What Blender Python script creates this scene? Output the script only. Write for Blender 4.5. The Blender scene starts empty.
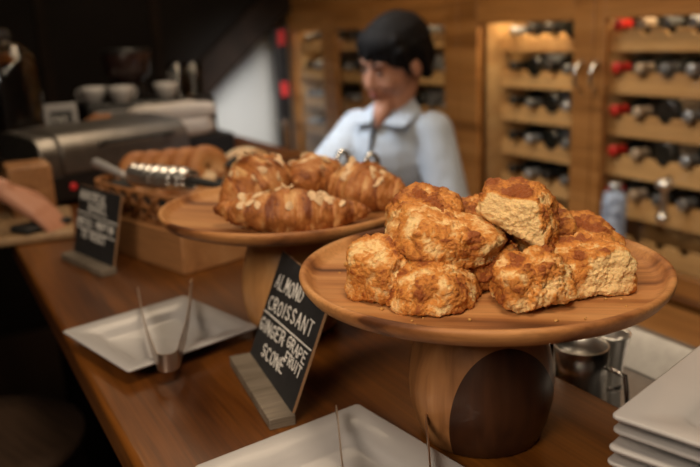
import bpy, bmesh, math, random
from mathutils import Vector, Matrix, noise, Euler
C = bpy.context.scene.collection
PI = math.pi
V = Vector
YAW = math.radians(28.6)

# ------------------------------------------------------------------ materials
def new_mat(name):
    m = bpy.data.materials.new(name); m.use_nodes = True
    nt = m.node_tree; b = nt.nodes['Principled BSDF']
    return m, nt, b
def mix(nt, fac, a, b, kind='MIX'):
    n = nt.nodes.new('ShaderNodeMix'); n.data_type = 'RGBA'; n.blend_type = kind
    for sock, v in ((n.inputs[0], fac), (n.inputs[6], a), (n.inputs[7], b)):
        if isinstance(v, (int, float)): sock.default_value = v
        elif isinstance(v, tuple): sock.default_value = (*v[:3], 1)
        else: nt.links.new(v, sock)
    return n.outputs[2]
def ntex(nt, vec, scale, detail=4, rough=.5, dist=0):
    n = nt.nodes.new('ShaderNodeTexNoise'); n.inputs['Scale'].default_value = scale
    n.inputs['Detail'].default_value = detail; n.inputs['Roughness'].default_value = rough
    n.inputs['Distortion'].default_value = dist
    nt.links.new(vec, n.inputs['Vector']); return n.outputs[0]
def ramp(nt, fac, stops):
    r = nt.nodes.new('ShaderNodeValToRGB'); e = r.color_ramp.elements
    while len(e) < len(stops): e.new(.5)
    for k, (p, c) in enumerate(stops):
        e[k].position = p; e[k].color = (*c, 1) if len(c) == 3 else c
    nt.links.new(fac, r.inputs[0]); return r.outputs[0]
def math_n(nt, op, a, b=None, c=None):
    n = nt.nodes.new('ShaderNodeMath'); n.operation = op
    for i, v in enumerate((a, b, c)):
        if v is None: continue
        if isinstance(v, (int, float)): n.inputs[i].default_value = v
        else: nt.links.new(v, n.inputs[i])
    return n.outputs[0]
def mapping(nt, sc, rot=(0, 0, 0), loc=(0, 0, 0), rnd=0):
    t = nt.nodes.new('ShaderNodeTexCoord'); m = nt.nodes.new('ShaderNodeMapping')
    m.inputs['Scale'].default_value = sc; m.inputs['Rotation'].default_value = rot; m.inputs['Location'].default_value = loc
    nt.links.new(t.outputs['Object'], m.inputs['Vector']); out = m.outputs[0]
    if rnd:
        oi = nt.nodes.new('ShaderNodeObjectInfo'); a = nt.nodes.new('ShaderNodeVectorMath'); a.operation = 'ADD'
        s = nt.nodes.new('ShaderNodeVectorMath'); s.operation = 'SCALE'; s.inputs[0].default_value = (rnd, rnd * .7, rnd * 1.3)
        nt.links.new(oi.outputs['Random'], s.inputs['Scale'])
        nt.links.new(out, a.inputs[0]); nt.links.new(s.outputs[0], a.inputs[1]); out = a.outputs[0]
    return out
def bump(nt, b, h, strength, dist=.002):
    n = nt.nodes.new('ShaderNodeBump'); n.inputs['Strength'].default_value = strength; n.inputs['Distance'].default_value = dist
    nt.links.new(h, n.inputs['Height']); nt.links.new(n.outputs[0], b.inputs['Normal'])
def plain(name, col, rough=.5, metal=0, var=.12, sc=30, bmp=0, coat=0, spec=.5, sheen=0):
    m, nt, b = new_mat(name)
    v = mapping(nt, (1, 1, 1)); n = ntex(nt, v, sc, 3)
    dark = tuple(c * (1 - var) for c in col); lite = tuple(min(1, c * (1 + var)) for c in col)
    nt.links.new(ramp(nt, n, [(.3, dark), (.7, lite)]), b.inputs['Base Color'])
    b.inputs['Roughness'].default_value = rough; b.inputs['Metallic'].default_value = metal
    b.inputs['Coat Weight'].default_value = coat; b.inputs['Specular IOR Level'].default_value = spec
    b.inputs['Sheen Weight'].default_value = sheen
    if bmp: bump(nt, b, n, bmp, .002)
    return m
def wood(name, dark, mid, lite, sc=(1, 1, 1), freq=8, rough=.45, coat=0., rot=(0, 0, 0), fine=.35, rnd=0, bmp=.15, spec=.5):
    """grain runs along local Y of the mapped coordinates"""
    m, nt, b = new_mat(name)
    v = mapping(nt, (sc[0], sc[1] * .06, sc[2]), rot, rnd=rnd)
    g = ntex(nt, v, freq, 3, .55, .6)
    col = ramp(nt, g, [(.30, dark), (.5, mid), (.72, lite)])
    f = ntex(nt, mapping(nt, (sc[0], sc[1] * .03, sc[2]), rot, rnd=rnd), freq * 14, 4, .6)
    fr = ramp(nt, f, [(.35, (1 - fine,) * 3), (.6, (1, 1, 1))])
    nt.links.new(mix(nt, 1., col, fr, 'MULTIPLY'), b.inputs['Base Color'])
    b.inputs['Roughness'].default_value = rough; b.inputs['Coat Weight'].default_value = coat
    b.inputs['Coat Roughness'].default_value = .22; b.inputs['Specular IOR Level'].default_value = spec
    if bmp: bump(nt, b, f, bmp, .0006)
    return m
M = {}
M['bar'] = wood('bar_wood', (.062, .017, .002), (.140, .044, .005), (.225, .080, .011), (1, 1, 1), 16, .42, .12, fine=.35, bmp=.25)
def acacia():
    m, nt, b = new_mat('acacia')
    v = mapping(nt, (.09, 1, 1), rot=(0, 0, .12))
    g = ntex(nt, v, 26, 2, .5, .35)
    col = ramp(nt, g, [(.33, (.10, .034, .011)), (.40, (.27, .105, .034)), (.50, (.42, .185, .062)), (.66, (.54, .27, .10))])
    f = ntex(nt, mapping(nt, (.04, 1, 1), rot=(0, 0, .12)), 420, 4, .6)
    fr = ramp(nt, f, [(.3, (.72,) * 3), (.6, (1, 1, 1))])
    nt.links.new(mix(nt, 1., col, fr, 'MULTIPLY'), b.inputs['Base Color'])
    b.inputs['Roughness'].default_value = .55; b.inputs['Specular IOR Level'].default_value = .3
    bump(nt, b, f, .12, .0005)
    return m
M['acacia'] = acacia()
def inlay(name, dark_on):
    m, nt, b = new_mat(name)
    v = mapping(nt, (1, 1, .08), rot=(0, math.radians(6), 0))
    g = ntex(nt, v, 60, 3, .5, .6)
    light = ramp(nt, g, [(.3, (.20, .085, .03)), (.5, (.36, .165, .062)), (.7, (.44, .22, .09))] if dark_on else [(.3, (.36, .17, .06)), (.5, (.50, .25, .09)), (.7, (.58, .31, .12))])
    dk = ramp(nt, g, [(.3, (.028, .010, .005)), (.7, (.065, .024, .010))])
    t = nt.nodes.new('ShaderNodeTexCoord'); s = nt.nodes.new('ShaderNodeSeparateXYZ'); nt.links.new(t.outputs['Object'], s.inputs[0])
    # leaf shaped walnut panel glued into the turned block (front and back)
    dx = math_n(nt, 'SUBTRACT', s.outputs[0], .020); dz = math_n(nt, 'SUBTRACT', s.outputs[2], .030)
    dx = math_n(nt, 'MULTIPLY', dx, 1.0); dz = math_n(nt, 'MULTIPLY', dz, .62)
    r = math_n(nt, 'SQRT', math_n(nt, 'ADD', math_n(nt, 'MULTIPLY', dx, dx), math_n(nt, 'MULTIPLY', dz, dz)))
    mask = math_n(nt, 'LESS_THAN', r, .0475)
    if not dark_on: mask = math_n(nt, 'MULTIPLY', mask, 0.0)
    col = mix(nt, mask, light, dk)
    nt.links.new(col, b.inputs['Base Color']); b.inputs['Roughness'].default_value = .4; b.inputs['Coat Weight'].default_value = .2
    return m
M['inlay'] = inlay('laminated_base', True)
M['base_plain'] = inlay('turned_base', False)
M['cab'] = wood('cabinet_oak', (.20, .082, .020), (.36, .160, .044), (.46, .225, .072), (1, 1, 1), 14, .42, .15, rot=(math.radians(90), 0, 0), fine=.3)
M['cabh'] = wood('cabinet_oak_horizontal', (.20, .082, .020), (.36, .160, .044), (.46, .225, .072), (1, 1, 1), 14, .42, .15, fine=.3)
M['rack'] = wood('rack_pine', (.50, .28, .105), (.68, .41, .165), (.76, .50, .22), (1, 1, 1), 12, .5, .05, fine=.2, rnd=3)
M['crate'] = wood('crate_pine', (.30, .135, .05), (.42, .20, .078), (.50, .26, .11), (1, 1, 1), 20, .5, .05, fine=.35)
M['stoolw'] = wood('stool_wood', (.05, .028, .016), (.075, .042, .024), (.10, .06, .035), (1, 1, 1), 10, .6)
M['boardw'] = wood('board_maple', (.30, .18, .09), (.42, .27, .14), (.5, .34, .19), (1, 1, 1), 12, .5)
M['greywood'] = wood('grey_stained_wood', (.13, .105, .075), (.20, .165, .125), (.27, .225, .175), (1, 1, 1), 30, .6, fine=.4)
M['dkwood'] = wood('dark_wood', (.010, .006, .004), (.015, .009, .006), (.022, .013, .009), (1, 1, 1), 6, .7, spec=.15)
M['floorw'] = wood('floor_wood', (.02, .012, .008), (.035, .02, .013), (.05, .03, .018), (1, 1, 1), 6, .5)
M['brass'] = plain('pale_edge', (.33, .19, .10), .6)
M['slate'] = plain('chalkboard_black', (.018, .019, .021), .62, var=.25, sc=60)
M['chalk'] = plain('chalk_white', (.80, .79, .76), .9, var=.12, sc=400)
M['china'] = plain('white_china', (.42, .415, .42), .36, var=.02, coat=.12)
M['chrome'] = plain('polished_steel', (.78, .77, .75), .22, 1, var=.04)
M['steel'] = plain('brushed_steel', (.34, .34, .345), .48, 1, var=.08, sc=80)
M['dsteel'] = plain('dull_toaster_steel', (.20, .185, .17), .36, .85, var=.15, sc=40)
M['satin'] = plain('satin_chrome', (.84, .83, .81), .30, .95, var=.05)
M['tong'] = plain('satin_steel', (.60, .52, .46), .36, 1, var=.08)
M['black'] = plain('black_plastic', (.012, .012, .013), .38)
M['rubber'] = plain('black_rubber', (.02, .02, .02), .7)
M['white'] = plain('white_wall', (.60, .62, .62), .7, var=.03, sc=3)
M['wallw'] = plain('dark_panel_paint', (.010, .008, .007), .8, var=.2, sc=4, spec=.15)
M['ceil'] = plain('dark_ceiling', (.03, .026, .024), .8)
M['cloth'] = plain('white_towel', (.50, .46, .43), .9, var=.1, sc=120, bmp=.5, sheen=.3)
M['skin'] = plain('skin', (.50, .24, .15), .5, var=.06, sc=20)
M['lips'] = plain('lips', (.34, .10, .08), .45)
M['hair'] = plain('black_hair', (.006, .005, .005), .75, spec=.12, var=.4, sc=90, bmp=.4)
M['eye'] = plain('eye_dark', (.02, .012, .01), .2)
M['trouser'] = plain('dark_trousers', (.02, .02, .024), .8)
M['nail'] = plain('finger_nail', (.55, .30, .24), .3)
M['bottle'] = plain('dark_bottle_glass', (.012, .013, .011), .12, coat=.6)
M['red'] = plain('red_foil', (.62, .035, .025), .35, var=.1)
M['grey'] = plain('grey_foil', (.16, .17, .18), .35, .3)
M['cream'] = plain('cream_foil', (.46, .36, .26), .4)
M['silver'] = plain('silver_foil', (.45, .48, .52), .3, .6)
M['redtag'] = plain('red_tag', (.55, .03, .03), .5)
M['label'] = plain('blue_white_label', (.35, .45, .8), .5, var=.6, sc=50)
M['wicker'] = plain('wicker', (.30, .125, .04), .6, var=.45, sc=160, bmp=.5)
M['flake'] = plain('almond_flake', (.68, .48, .28), .6, var=.14, sc=300)
M['brownp'] = plain('brown_bag', (.30, .12, .04), .7)
M['hopper'] = plain('dark_hopper', (.03, .016, .014), .15)
def shirt():
    m, nt, b = new_mat('striped_shirt')
    t = nt.nodes.new('ShaderNodeTexCoord'); s = nt.nodes.new('ShaderNodeSeparateXYZ'); nt.links.new(t.outputs['Object'], s.inputs[0])
    a = math_n(nt, 'SINE', math_n(nt, 'MULTIPLY', s.outputs[2], 950.))
    c = math_n(nt, 'SINE', math_n(nt, 'MULTIPLY', s.outputs[0], 950.))
    w = math_n(nt, 'MULTIPLY_ADD', math_n(nt, 'ADD', a, c), .22, .5)
    nt.links.new(ramp(nt, w, [(.1, (.30, .36, .45)), (.9, (.52, .57, .63))]), b.inputs['Base Color'])
    b.inputs['Roughness'].default_value = .85; b.inputs['Sheen Weight'].default_value = .2
    n = ntex(nt, mapping(nt, (1, 1, .5)), 12, 3, .5, .8); bump(nt, b, n, .6, .02)
    return m
M['shirt'] = shirt()
def led():
    m, nt, b = new_mat('red_indicator'); b.inputs['Base Color'].default_value = (.6, .02, .02, 1)
    b.inputs['Emission Color'].default_value = (1, .05, .05, 1); b.inputs['Emission Strength'].default_value = .12; return m
M['led'] = led()
def lampmat():
    m, nt, b = new_mat('lamp_glow'); b.inputs['Emission Color'].default_value = (1, .72, .42, 1); b.inputs['Emission Strength'].default_value = 12; return m
M['lamp'] = lampmat()
def glass(name, col=(1, 1, 1), rough=.02, alpha=None):
    m, nt, b = new_mat(name); b.inputs['Base Color'].default_value = (*col, 1); b.inputs['Transmission Weight'].default_value = 1
    b.inputs['Roughness'].default_value = rough; b.inputs['IOR'].default_value = 1.45; return m
M['glass'] = glass('clear_glass')
def pane():
    m, nt, b = new_mat('door_glass')
    tr = nt.nodes.new('ShaderNodeBsdfTransparent'); gl = nt.nodes.new('ShaderNodeBsdfGlossy'); gl.inputs['Roughness'].default_value = .03
    fr = nt.nodes.new('ShaderNodeLayerWeight'); fr.inputs[0].default_value = .5; fo = math_n(nt, 'MULTIPLY_ADD', math_n(nt, 'POWER', fr.outputs['Facing'], 5), .8, .03)
    mx = nt.nodes.new('ShaderNodeMixShader'); nt.links.new(fo, mx.inputs[0]); nt.links.new(tr.outputs[0], mx.inputs[1]); nt.links.new(gl.outputs[0], mx.inputs[2])
    nt.links.new(mx.outputs[0], nt.nodes['Material Output'].inputs[0]); return m
M['pane'] = pane()
def crusty(name, pale, gold, brown, sc=55, bs=.5):
    m, nt, b = new_mat(name)
    at = nt.nodes.new('ShaderNodeAttribute'); at.attribute_name = 'crust'
    v = mapping(nt, (1, 1, 1), rnd=5)
    n1 = ntex(nt, v, sc, 5, .6, .3); n2 = ntex(nt, v, sc * 6, 4, .6)
    f = math_n(nt, 'ADD', at.outputs['Fac'], math_n(nt, 'MULTIPLY', math_n(nt, 'SUBTRACT', n1, .5), 2.1))
    f = math_n(nt, 'ADD', f, math_n(nt, 'MULTIPLY', math_n(nt, 'SUBTRACT', n2, .5), .55))
    mid = tuple((a + c) / 2 for a, c in zip(pale, gold)); gold2 = tuple(a * .6 + c * .4 for a, c in zip(gold, brown))
    nt.links.new(ramp(nt, f, [(.0, pale), (.20, mid), (.45, gold), (.72, gold2), (.98, brown)]), b.inputs['Base Color'])
    b.inputs['Roughness'].default_value = .55; b.inputs['Specular IOR Level'].default_value = .4
    b.inputs['Subsurface Weight'].default_value = .12; b.inputs['Subsurface Radius'].default_value = (.01, .005, .002); b.inputs['Subsurface Scale'].default_value = .3
    bump(nt, b, math_n(nt, 'ADD', n2, math_n(nt, 'MULTIPLY', n1, .6)), bs, .003)
    return m
M['scone'] = crusty('scone_crust', (.88, .62, .29), (.66, .265, .050), (.30, .080, .014), 75, 1.)
M['croissant'] = crusty('croissant_crust', (.62, .36, .15), (.40, .150, .036), (.17, .045, .011), 40, .4)
M['bagel'] = crusty('bagel_crust', (.58, .36, .17), (.48, .22, .075), (.36, .14, .045), 25, .1)
M['roll'] = crusty('floured_roll', (.62, .47, .30), (.50, .30, .14), (.38, .18, .07), 20, .1)
M['crumb'] = plain('crumb', (.50, .26, .07), .8, var=.3, sc=200)

# ------------------------------------------------------------------ mesh helpers
def tag(o, label=None, cat=None, group=None, kind=None):
    if label: o['label'] = label
    if cat: o['category'] = cat
    if group: o['group'] = group
    if kind: o['kind'] = kind
    return o
def empty(name, loc=(0, 0, 0), rz=0, label=None, cat=None, group=None):
    o = bpy.data.objects.new(name, None); C.objects.link(o); o.location = loc; o.rotation_euler = (0, 0, rz)
    o.empty_display_size = .05
    return tag(o, label, cat, group)
def link(name, bm, mats, parent=None, loc=(0, 0, 0), rot=(0, 0, 0), smooth=True, bev=0, seg=2):
    bmesh.ops.recalc_face_normals(bm, faces=bm.faces)
    me = bpy.data.meshes.new(name); bm.to_mesh(me); bm.free()
    if not isinstance(mats, (list, tuple)): mats = [mats]
    for m in mats: me.materials.append(m)
    o = bpy.data.objects.new(name, me); C.objects.link(o)
    if parent: o.parent = parent
    o.location = loc; o.rotation_euler = rot
    if smooth:
        for p in me.polygons: p.use_smooth = True
        if bev or smooth == 'auto':
            me.set_sharp_from_angle(angle=math.radians(40))
    if bev:
        b = o.modifiers.new('bevel', 'BEVEL'); b.width = bev; b.segments = seg; b.limit_method = 'ANGLE'; b.angle_limit = math.radians(35)
    return o
def B(): return bmesh.new()
def box(bm, a, b, mat=0):
    x0, y0, z0 = a; x1, y1, z1 = b
    vs = [bm.verts.new(p) for p in ((x0, y0, z0), (x1, y0, z0), (x1, y1, z0), (x0, y1, z0), (x0, y0, z1), (x1, y0, z1), (x1, y1, z1), (x0, y1, z1))]
    for f in ((3, 2, 1, 0), (4, 5, 6, 7), (0, 1, 5, 4), (1, 2, 6, 5), (2, 3, 7, 6), (3, 0, 4, 7)):
        bm.faces.new([vs[i] for i in f]).material_index = mat
    return bm
def prism(bm, pts, vec, mat=0):
    vec = V(vec); a = [bm.verts.new(p) for p in pts]; b = [bm.verts.new(V(p) + vec) for p in pts]
    bm.faces.new(a[::-1]).material_index = mat; bm.faces.new(b).material_index = mat
    n = len(pts)
    for i in range(n): bm.faces.new((a[i], a[(i + 1) % n], b[(i + 1) % n], b[i])).material_index = mat
    return bm
def lathe(bm, prof, seg=48, mat=0, M4=None):
    rings = []
    for r, z in prof:
        if r < 1e-6: rings.append([bm.verts.new((0, 0, z))])
        else: rings.append([bm.verts.new((r * math.cos(2 * PI * k / seg), r * math.sin(2 * PI * k / seg), z)) for k in range(seg)])
    new = [v for r in rings for v in r]
    for A, Bq in zip(rings, rings[1:]):
        for k in range(seg):
            k2 = (k + 1) % seg
            if len(A) == 1 and len(Bq) == 1: continue
            if len(A) == 1: f = bm.faces.new((A[0], Bq[k2], Bq[k]))
            elif len(Bq) == 1: f = bm.faces.new((A[k], A[k2], Bq[0]))
            else: f = bm.faces.new((A[k], A[k2], Bq[k2], Bq[k]))
            f.material_index = mat
    if M4 is not None: bmesh.ops.transform(bm, matrix=M4, verts=new)
    return bm
def frame(d):
    d = V(d).normalized(); a = V((0, 0, 1)) if abs(d.z) < .9 else V((1, 0, 0))
    x = a.cross(d).normalized(); return x, d.cross(x), d
def caps(bm, p0, r0, p1, r1, seg=16):
    """closed tapered capsule"""
    p0, p1 = V(p0), V(p1); x, y, d = frame(p1 - p0) if (p1 - p0).length > 1e-6 else (V((1, 0, 0)), V((0, 1, 0)), V((0, 0, 1)))
    rings = []; n = 5
    for c, r, lo, hi in ((p0, r0, -90, 0), (p1, r1, 0, 90)):
        for k in range(n + 1):
            a = math.radians(lo + (hi - lo) * k / n); rr = r * math.cos(a); cc = c + d * r * math.sin(a)
            if rr < 1e-5: rings.append([bm.verts.new(cc)])
            else: rings.append([bm.verts.new(cc + x * rr * math.cos(2 * PI * j / seg) + y * rr * math.sin(2 * PI * j / seg)) for j in range(seg)])
    for A, Bq in zip(rings, rings[1:]):
        for k in range(seg):
            k2 = (k + 1) % seg
            if len(A) == 1: bm.faces.new((A[0], Bq[k2], Bq[k]))
            elif len(Bq) == 1: bm.faces.new((A[k], A[k2], Bq[0]))
            else: bm.faces.new((A[k], A[k2], Bq[k2], Bq[k]))
def ell(bm, c, r, R=None, sub=3):
    m = Matrix.Translation(V(c)) @ (R.to_4x4() if R else Matrix.Identity(4)) @ Matrix.Diagonal((*r, 1))
    bmesh.ops.create_icosphere(bm, subdivisions=sub, radius=1, matrix=m)
def tube(bm, pts, r, seg=10, closed=False):
    pts = [V(p) for p in pts]; n = len(pts); rings = []
    rr = r if isinstance(r, (list, tuple)) else [r] * n
    up = None
    for i, p in enumerate(pts):
        if closed: t = pts[(i + 1) % n] - pts[i - 1]
        else: t = pts[min(i + 1, n - 1)] - pts[max(i - 1, 0)]
        t.normalize()
        if up is None: x, y, _ = frame(t)
        else:
            x = (up - t * up.dot(t)).normalized(); y = t.cross(x)
        up = x
        rings.append([bm.verts.new(p + (x * math.cos(2 * PI * j / seg) + y * math.sin(2 * PI * j / seg)) * rr[i]) for j in range(seg)])
    for i in range(n if closed else n - 1):
        A, Bq = rings[i], rings[(i + 1) % n]
        for k in range(seg): bm.faces.new((A[k], A[(k + 1) % seg], Bq[(k + 1) % seg], Bq[k]))
    if not closed:
        bm.faces.new(rings[0][::-1]); bm.faces.new(rings[-1])
def remesh(o, vox, smooth=3):
    m = o.modifiers.new('remesh', 'REMESH'); m.mode = 'VOXEL'; m.voxel_size = vox; m.use_smooth_shade = True
    s = o.modifiers.new('smooth', 'SMOOTH'); s.factor = .5; s.iterations = smooth
def copy_tree(o, parent=None, loc=None):
    c = o.copy(); C.objects.link(c); c.parent = parent
    if loc is not None: c.location = loc
    for ch in list(o.children): copy_tree(ch, c)
    return c
def orient(pos, dx, dz=(0, 0, 1)):
    x = V(dx).normalized(); z = V(dz); z = (z - x * z.dot(x)).normalized(); y = z.cross(x)
    m = Matrix((x, y, z)).transposed().to_4x4(); m.translation = V(pos); return m
def struct(name, bm, m, bev=0, parent=None, loc=(0, 0, 0), kind=True):
    o = link(name, bm, m, parent, loc, bev=bev, smooth=bool(bev))
    if not parent and kind: o['kind'] = 'structure'
    return o

# ------------------------------------------------------------------ room
T = 1.05            # counter height
struct('floor', box(B(), (-3, -2.5, -.05), (2.6, 4.45, 0)), M['floorw'])
struct('ceiling', box(B(), (-3, -2.5, 2.7), (2.6, 4.45, 2.75)), M['ceil'])
struct('wall_back', box(B(), (-3, 4.3, 0), (2.6, 4.4, 2.7)), M['white'])
struct('wall_left', box(B(), (-3.05, -2.5, 0), (-3, 4.3, 2.7)), M['wallw'])
struct('wall_right', box(B(), (2.35, -2.5, 0), (2.45, 4.3, 2.7)), M['wallw'])
struct('wall_front', box(B(), (-3, -2.55, 0), (2.35, -2.5, 2.7)), M['wallw'])
# panelled dark partition whose edge follows the underside of a staircase
bm = B(); prism(bm, [(-3, 4.05, 0), (1.312, 4.05, 0), (1.312, 4.05, 1.062), (2.34, 4.05, 1.918), (2.34, 4.05, 2.7), (-3, 4.05, 2.7)], (0, .08, 0))
struct('wall_stair', bm, M['wallw'])
for i, x in enumerate((-1.4, -.75, -.1, .55, 1.1)):
    z0 = 0
    struct('trim_%d' % (i + 1), box(B(), (x, 4.03, z0), (x + .05, 4.05, 2.7)), M['dkwood'], .003)
bm = B(); prism(bm, [(1.20, 3.97, 1.0), (2.34, 3.97, 1.95), (2.34, 3.97, 2.15), (1.20, 3.97, 1.2)], (0, .08, 0))
struct('trim_6', bm, M['dkwood'], .004)

# ------------------------------------------------------------------ bar counter
bar = empty('bar_counter', (.34, 1.2, 0), 0, 'long glossy red-brown wooden bar counter carrying the cake stands', 'counter')
bm = B(); prism(bm, [(-.22, -1.4, T - .042), (.225, -1.4, T - .042), (.225, -1.4, T), (-.22, -1.4, T)], (0, 2.4, 0))
link('countertop', bm, M['bar'], bar, bev=.007, seg=3)
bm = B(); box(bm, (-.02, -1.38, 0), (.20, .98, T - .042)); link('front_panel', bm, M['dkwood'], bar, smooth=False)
bm = B(); box(bm, (-.22, 1.0, T - .042), (.72, 1.75, T)); link('return_top', bm, M['bar'], bar, bev=.007)
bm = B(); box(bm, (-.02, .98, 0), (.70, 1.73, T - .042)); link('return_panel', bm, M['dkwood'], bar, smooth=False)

# stainless under-bar station
st = empty('underbar_sink', (.70, .7, 0), 0, 'stainless steel underbar tray behind the counter holding metal jiggers', 'sink')
bm = B(); box(bm, (-.125, -.55, .93), (.18, .66, .945)); link('tray_floor', bm, M['steel'], st, bev=.003)
bm = B(); prism(bm, [(.115, -.55, .945), (.18, -.55, .945), (.18, -.55, .985), (.165, -.55, .985)], (0, 1.21, 0)); link('raised_edge', bm, M['steel'], st, bev=.003)
bm = B(); box(bm, (-.125, -.53, 0), (.17, .64, .93)); link('cabinet_body', bm, M['steel'], st, smooth=False)

# ------------------------------------------------------------------ wine cabinet
XC = 1.855
cab = empty('wine_cabinet', (XC, 2.4, 0), 0, 'tall oak wall cabinet with glass doors full of wine racks', 'cabinet')
def cb(name, y0, y1, z0, z1, x0=0., x1=.025, m='cab', par=cab, bev=.002):
    bm = B(); box(bm, (x0, y0 - 2.4, z0), (x1, y1 - 2.4, z1)); return link(name, bm, M[m], par, bev=bev)
cb('back_panel', .7, 3.98, .62, 2.55, .40, .42, 'cab', bev=0)
cb('top_panel', .7, 3.98, 2.53, 2.56, .0, .40, 'cabh', bev=0)
cb('header', .7, 3.98, 1.51, 2.53, .004, .035, 'cabh')
cb('bottom_panel', .7, 3.98, .605, .635, .0, .40, 'cabh', bev=0)
for nm, y in (('partition', 3.96), ('partition', 3.24), ('partition', 2.335), ('partition', 1.775), ('partition', 1.20), ('partition', .7)):
    cb(nm, y - .012, y + .012, .635, 2.53, .03, .40, 'rack', bev=0)
# doors: (y_low, y_high, frame widths low/high, handle side)
zt, zb = 1.425, .70
doors = [(.72, 1.205, .04, .04, None), (1.205, 1.752, .06, .042, 'hi'), (1.752, 2.44, .085, .12, 'lo'), (2.44, 3.03, .085, .09, None), (3.03, 3.50, .15, .07, 'lo'), (3.50, 3.97, .07, .08, None)]
for (y0, y1, a, b_, hs) in doors:
    d = cb('door', y0 + .002, y0 + a, zb - .06, zt + .09, -.024, .0, 'cab')
    cb('stile', y1 - b_, y1 - .002, zb - .06, zt + .09, -.024, .0, 'cab', d)
    cb('rail', y0 + a, y1 - b_, zt, zt + .09, -.024, .0, 'cabh', d)
    cb('rail', y0 + a, y1 - b_, zb - .06, zb, -.024, .0, 'cabh', d)
    bm = B(); box(bm, (-.014, y0 + a - 2.4, zb), (-.010, y1 - b_ - 2.4, zt)); link('glass_pane', bm, M['pane'], d, smooth=False)
    if hs:
        hy = (y1 - b_ + .022 if hs == 'hi' else y0 + .045) - 2.4
        bm = B(); tube(bm, [(-.024 - .03 * math.sin(PI * k / 10) ** .6, hy, 1.21 + .09 * k / 10) for k in range(11)], [.0045 + .0025 * abs(k - 5) / 5 for k in range(11)], 10)
        link('handle', bm, M['chrome'], d)
# racks : notched boards front + rear
def rack_board(y0, y1, ztop, x, hts, ys):
    bm = B(); t = .02
    pts = [(0, y0, ztop - hts)]
    pts.append((0, y1, ztop - hts)); pts.append((0, y1, ztop))
    for yc in sorted(ys, reverse=True):
        r = .021
        for k in range(9):
            a = PI * k / 8; pts.append((0, yc + r * math.cos(a), ztop - .9 * r * math.sin(a)))
    pts.append((0, y0, ztop))
    prism(bm, [(x, p[1], p[2]) for p in pts], (t, 0, 0)); return bm
def bottle_parts(kind):
    foil = {'red': 'red', 'grey': 'grey', 'cream': 'cream', 'silver': 'silver', 'black': 'black'}[kind]
    e = empty('wine_bottle', (0, 0, -5))
    Rm = Matrix.Rotation(-PI / 2, 4, 'Y')      # axis to -X (neck towards the room)
    bm = B(); lathe(bm, [(0, -.18), (.030, -.18), (.036, -.173), (.0365, -.02), (.033, .005), (.022, .03), (.015, .045), (.0142, .05)], 20, M4=Rm); link('body', bm, M['bottle'], e)
    bm = B(); lathe(bm, [(.0143, .042), (.0148, .06), (.0146, .088), (.0165, .09), (.0165, .102), (.0135, .105), (0, .105)], 20, M4=Rm); link('neck_foil', bm, M[foil], e)
    return e
def bottle_back(kind):
    e = empty('wine_bottle', (0, 0, -5))
    Rm = Matrix.Rotation(-PI / 2, 4, 'Y')
    bm = B(); lathe(bm, [(0, .085), (.018, .075), (.030, .085), (.0365, .075), (.0368, -.12), (.032, -.15), (.016, -.19), (.014, -.26), (0, -.26)], 20, M4=Rm); link('body', bm, M['bottle'], e)
    bm = B(); lathe(bm, [(.0372, .05), (.0374, .045), (.0374, -.06), (.0372, -.065)], 20, M4=Rm); link('paper_label', bm, M['cream' if kind == 'b1' else 'silver'], e)
    return e
protos = {k: bottle_parts(k) for k in ('red', 'grey', 'cream', 'silver', 'black')}
protos['b1'] = bottle_back('b1'); protos['b2'] = bottle_back('b2')
used = set()
ordn = ['first', 'second', 'third', 'fourth', 'fifth', 'sixth', 'seventh', 'eighth']
rown = ['top', 'second', 'third', 'fourth', 'fifth', 'lowest']
cname = {'red': 'wine bottle, red foil neck', 'grey': 'wine bottle, grey foil neck', 'cream': 'wine bottle, cream foil neck',
         'silver': 'wine bottle, silver foil neck', 'black': 'wine bottle, black foil neck', 'b1': 'wine bottle base outward, cream label', 'b2': 'wine bottle base outward, silver label'}
random.seed(4)
def put_bottle(k, x, y, z, label, group):
    p = protos[k]
    if k in used: o = copy_tree(p)
    else: used.add(k); o = p
    o.location = (x, y, z); tag(o, label, 'bottle', group)
racks = [('right', 1.30, 1.740, [1.327, 1.199, 1.071, .945, .818, .69], .066, .030, 'right hand glass door', ['red', 'cream', 'grey', 'silver', 'black']),
         ('narrow', 1.82, 2.275, [1.322, 1.192, 1.067, .938, .81, .68], .060, .0, 'glass door beside thick post', ['black', 'grey', 'b2', 'silver', 'black']),
         ('far', 2.53, 2.94, [1.338, 1.189, 1.04, .89], .058, .0, 'glass door behind the woman', ['red', 'b2', 'grey', 'silver']),
         ('mid', 3.19, 3.43, [1.325, 1.176, 1.03, .88], .058, .0, 'glass door second from wall', ['silver', 'b2', 'grey']),
         ('end', 3.58, 3.88, [1.325, 1.176, 1.03, .88], .058, .0, 'glass door nearest white wall', ['grey', 'silver', 'black'])]
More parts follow.
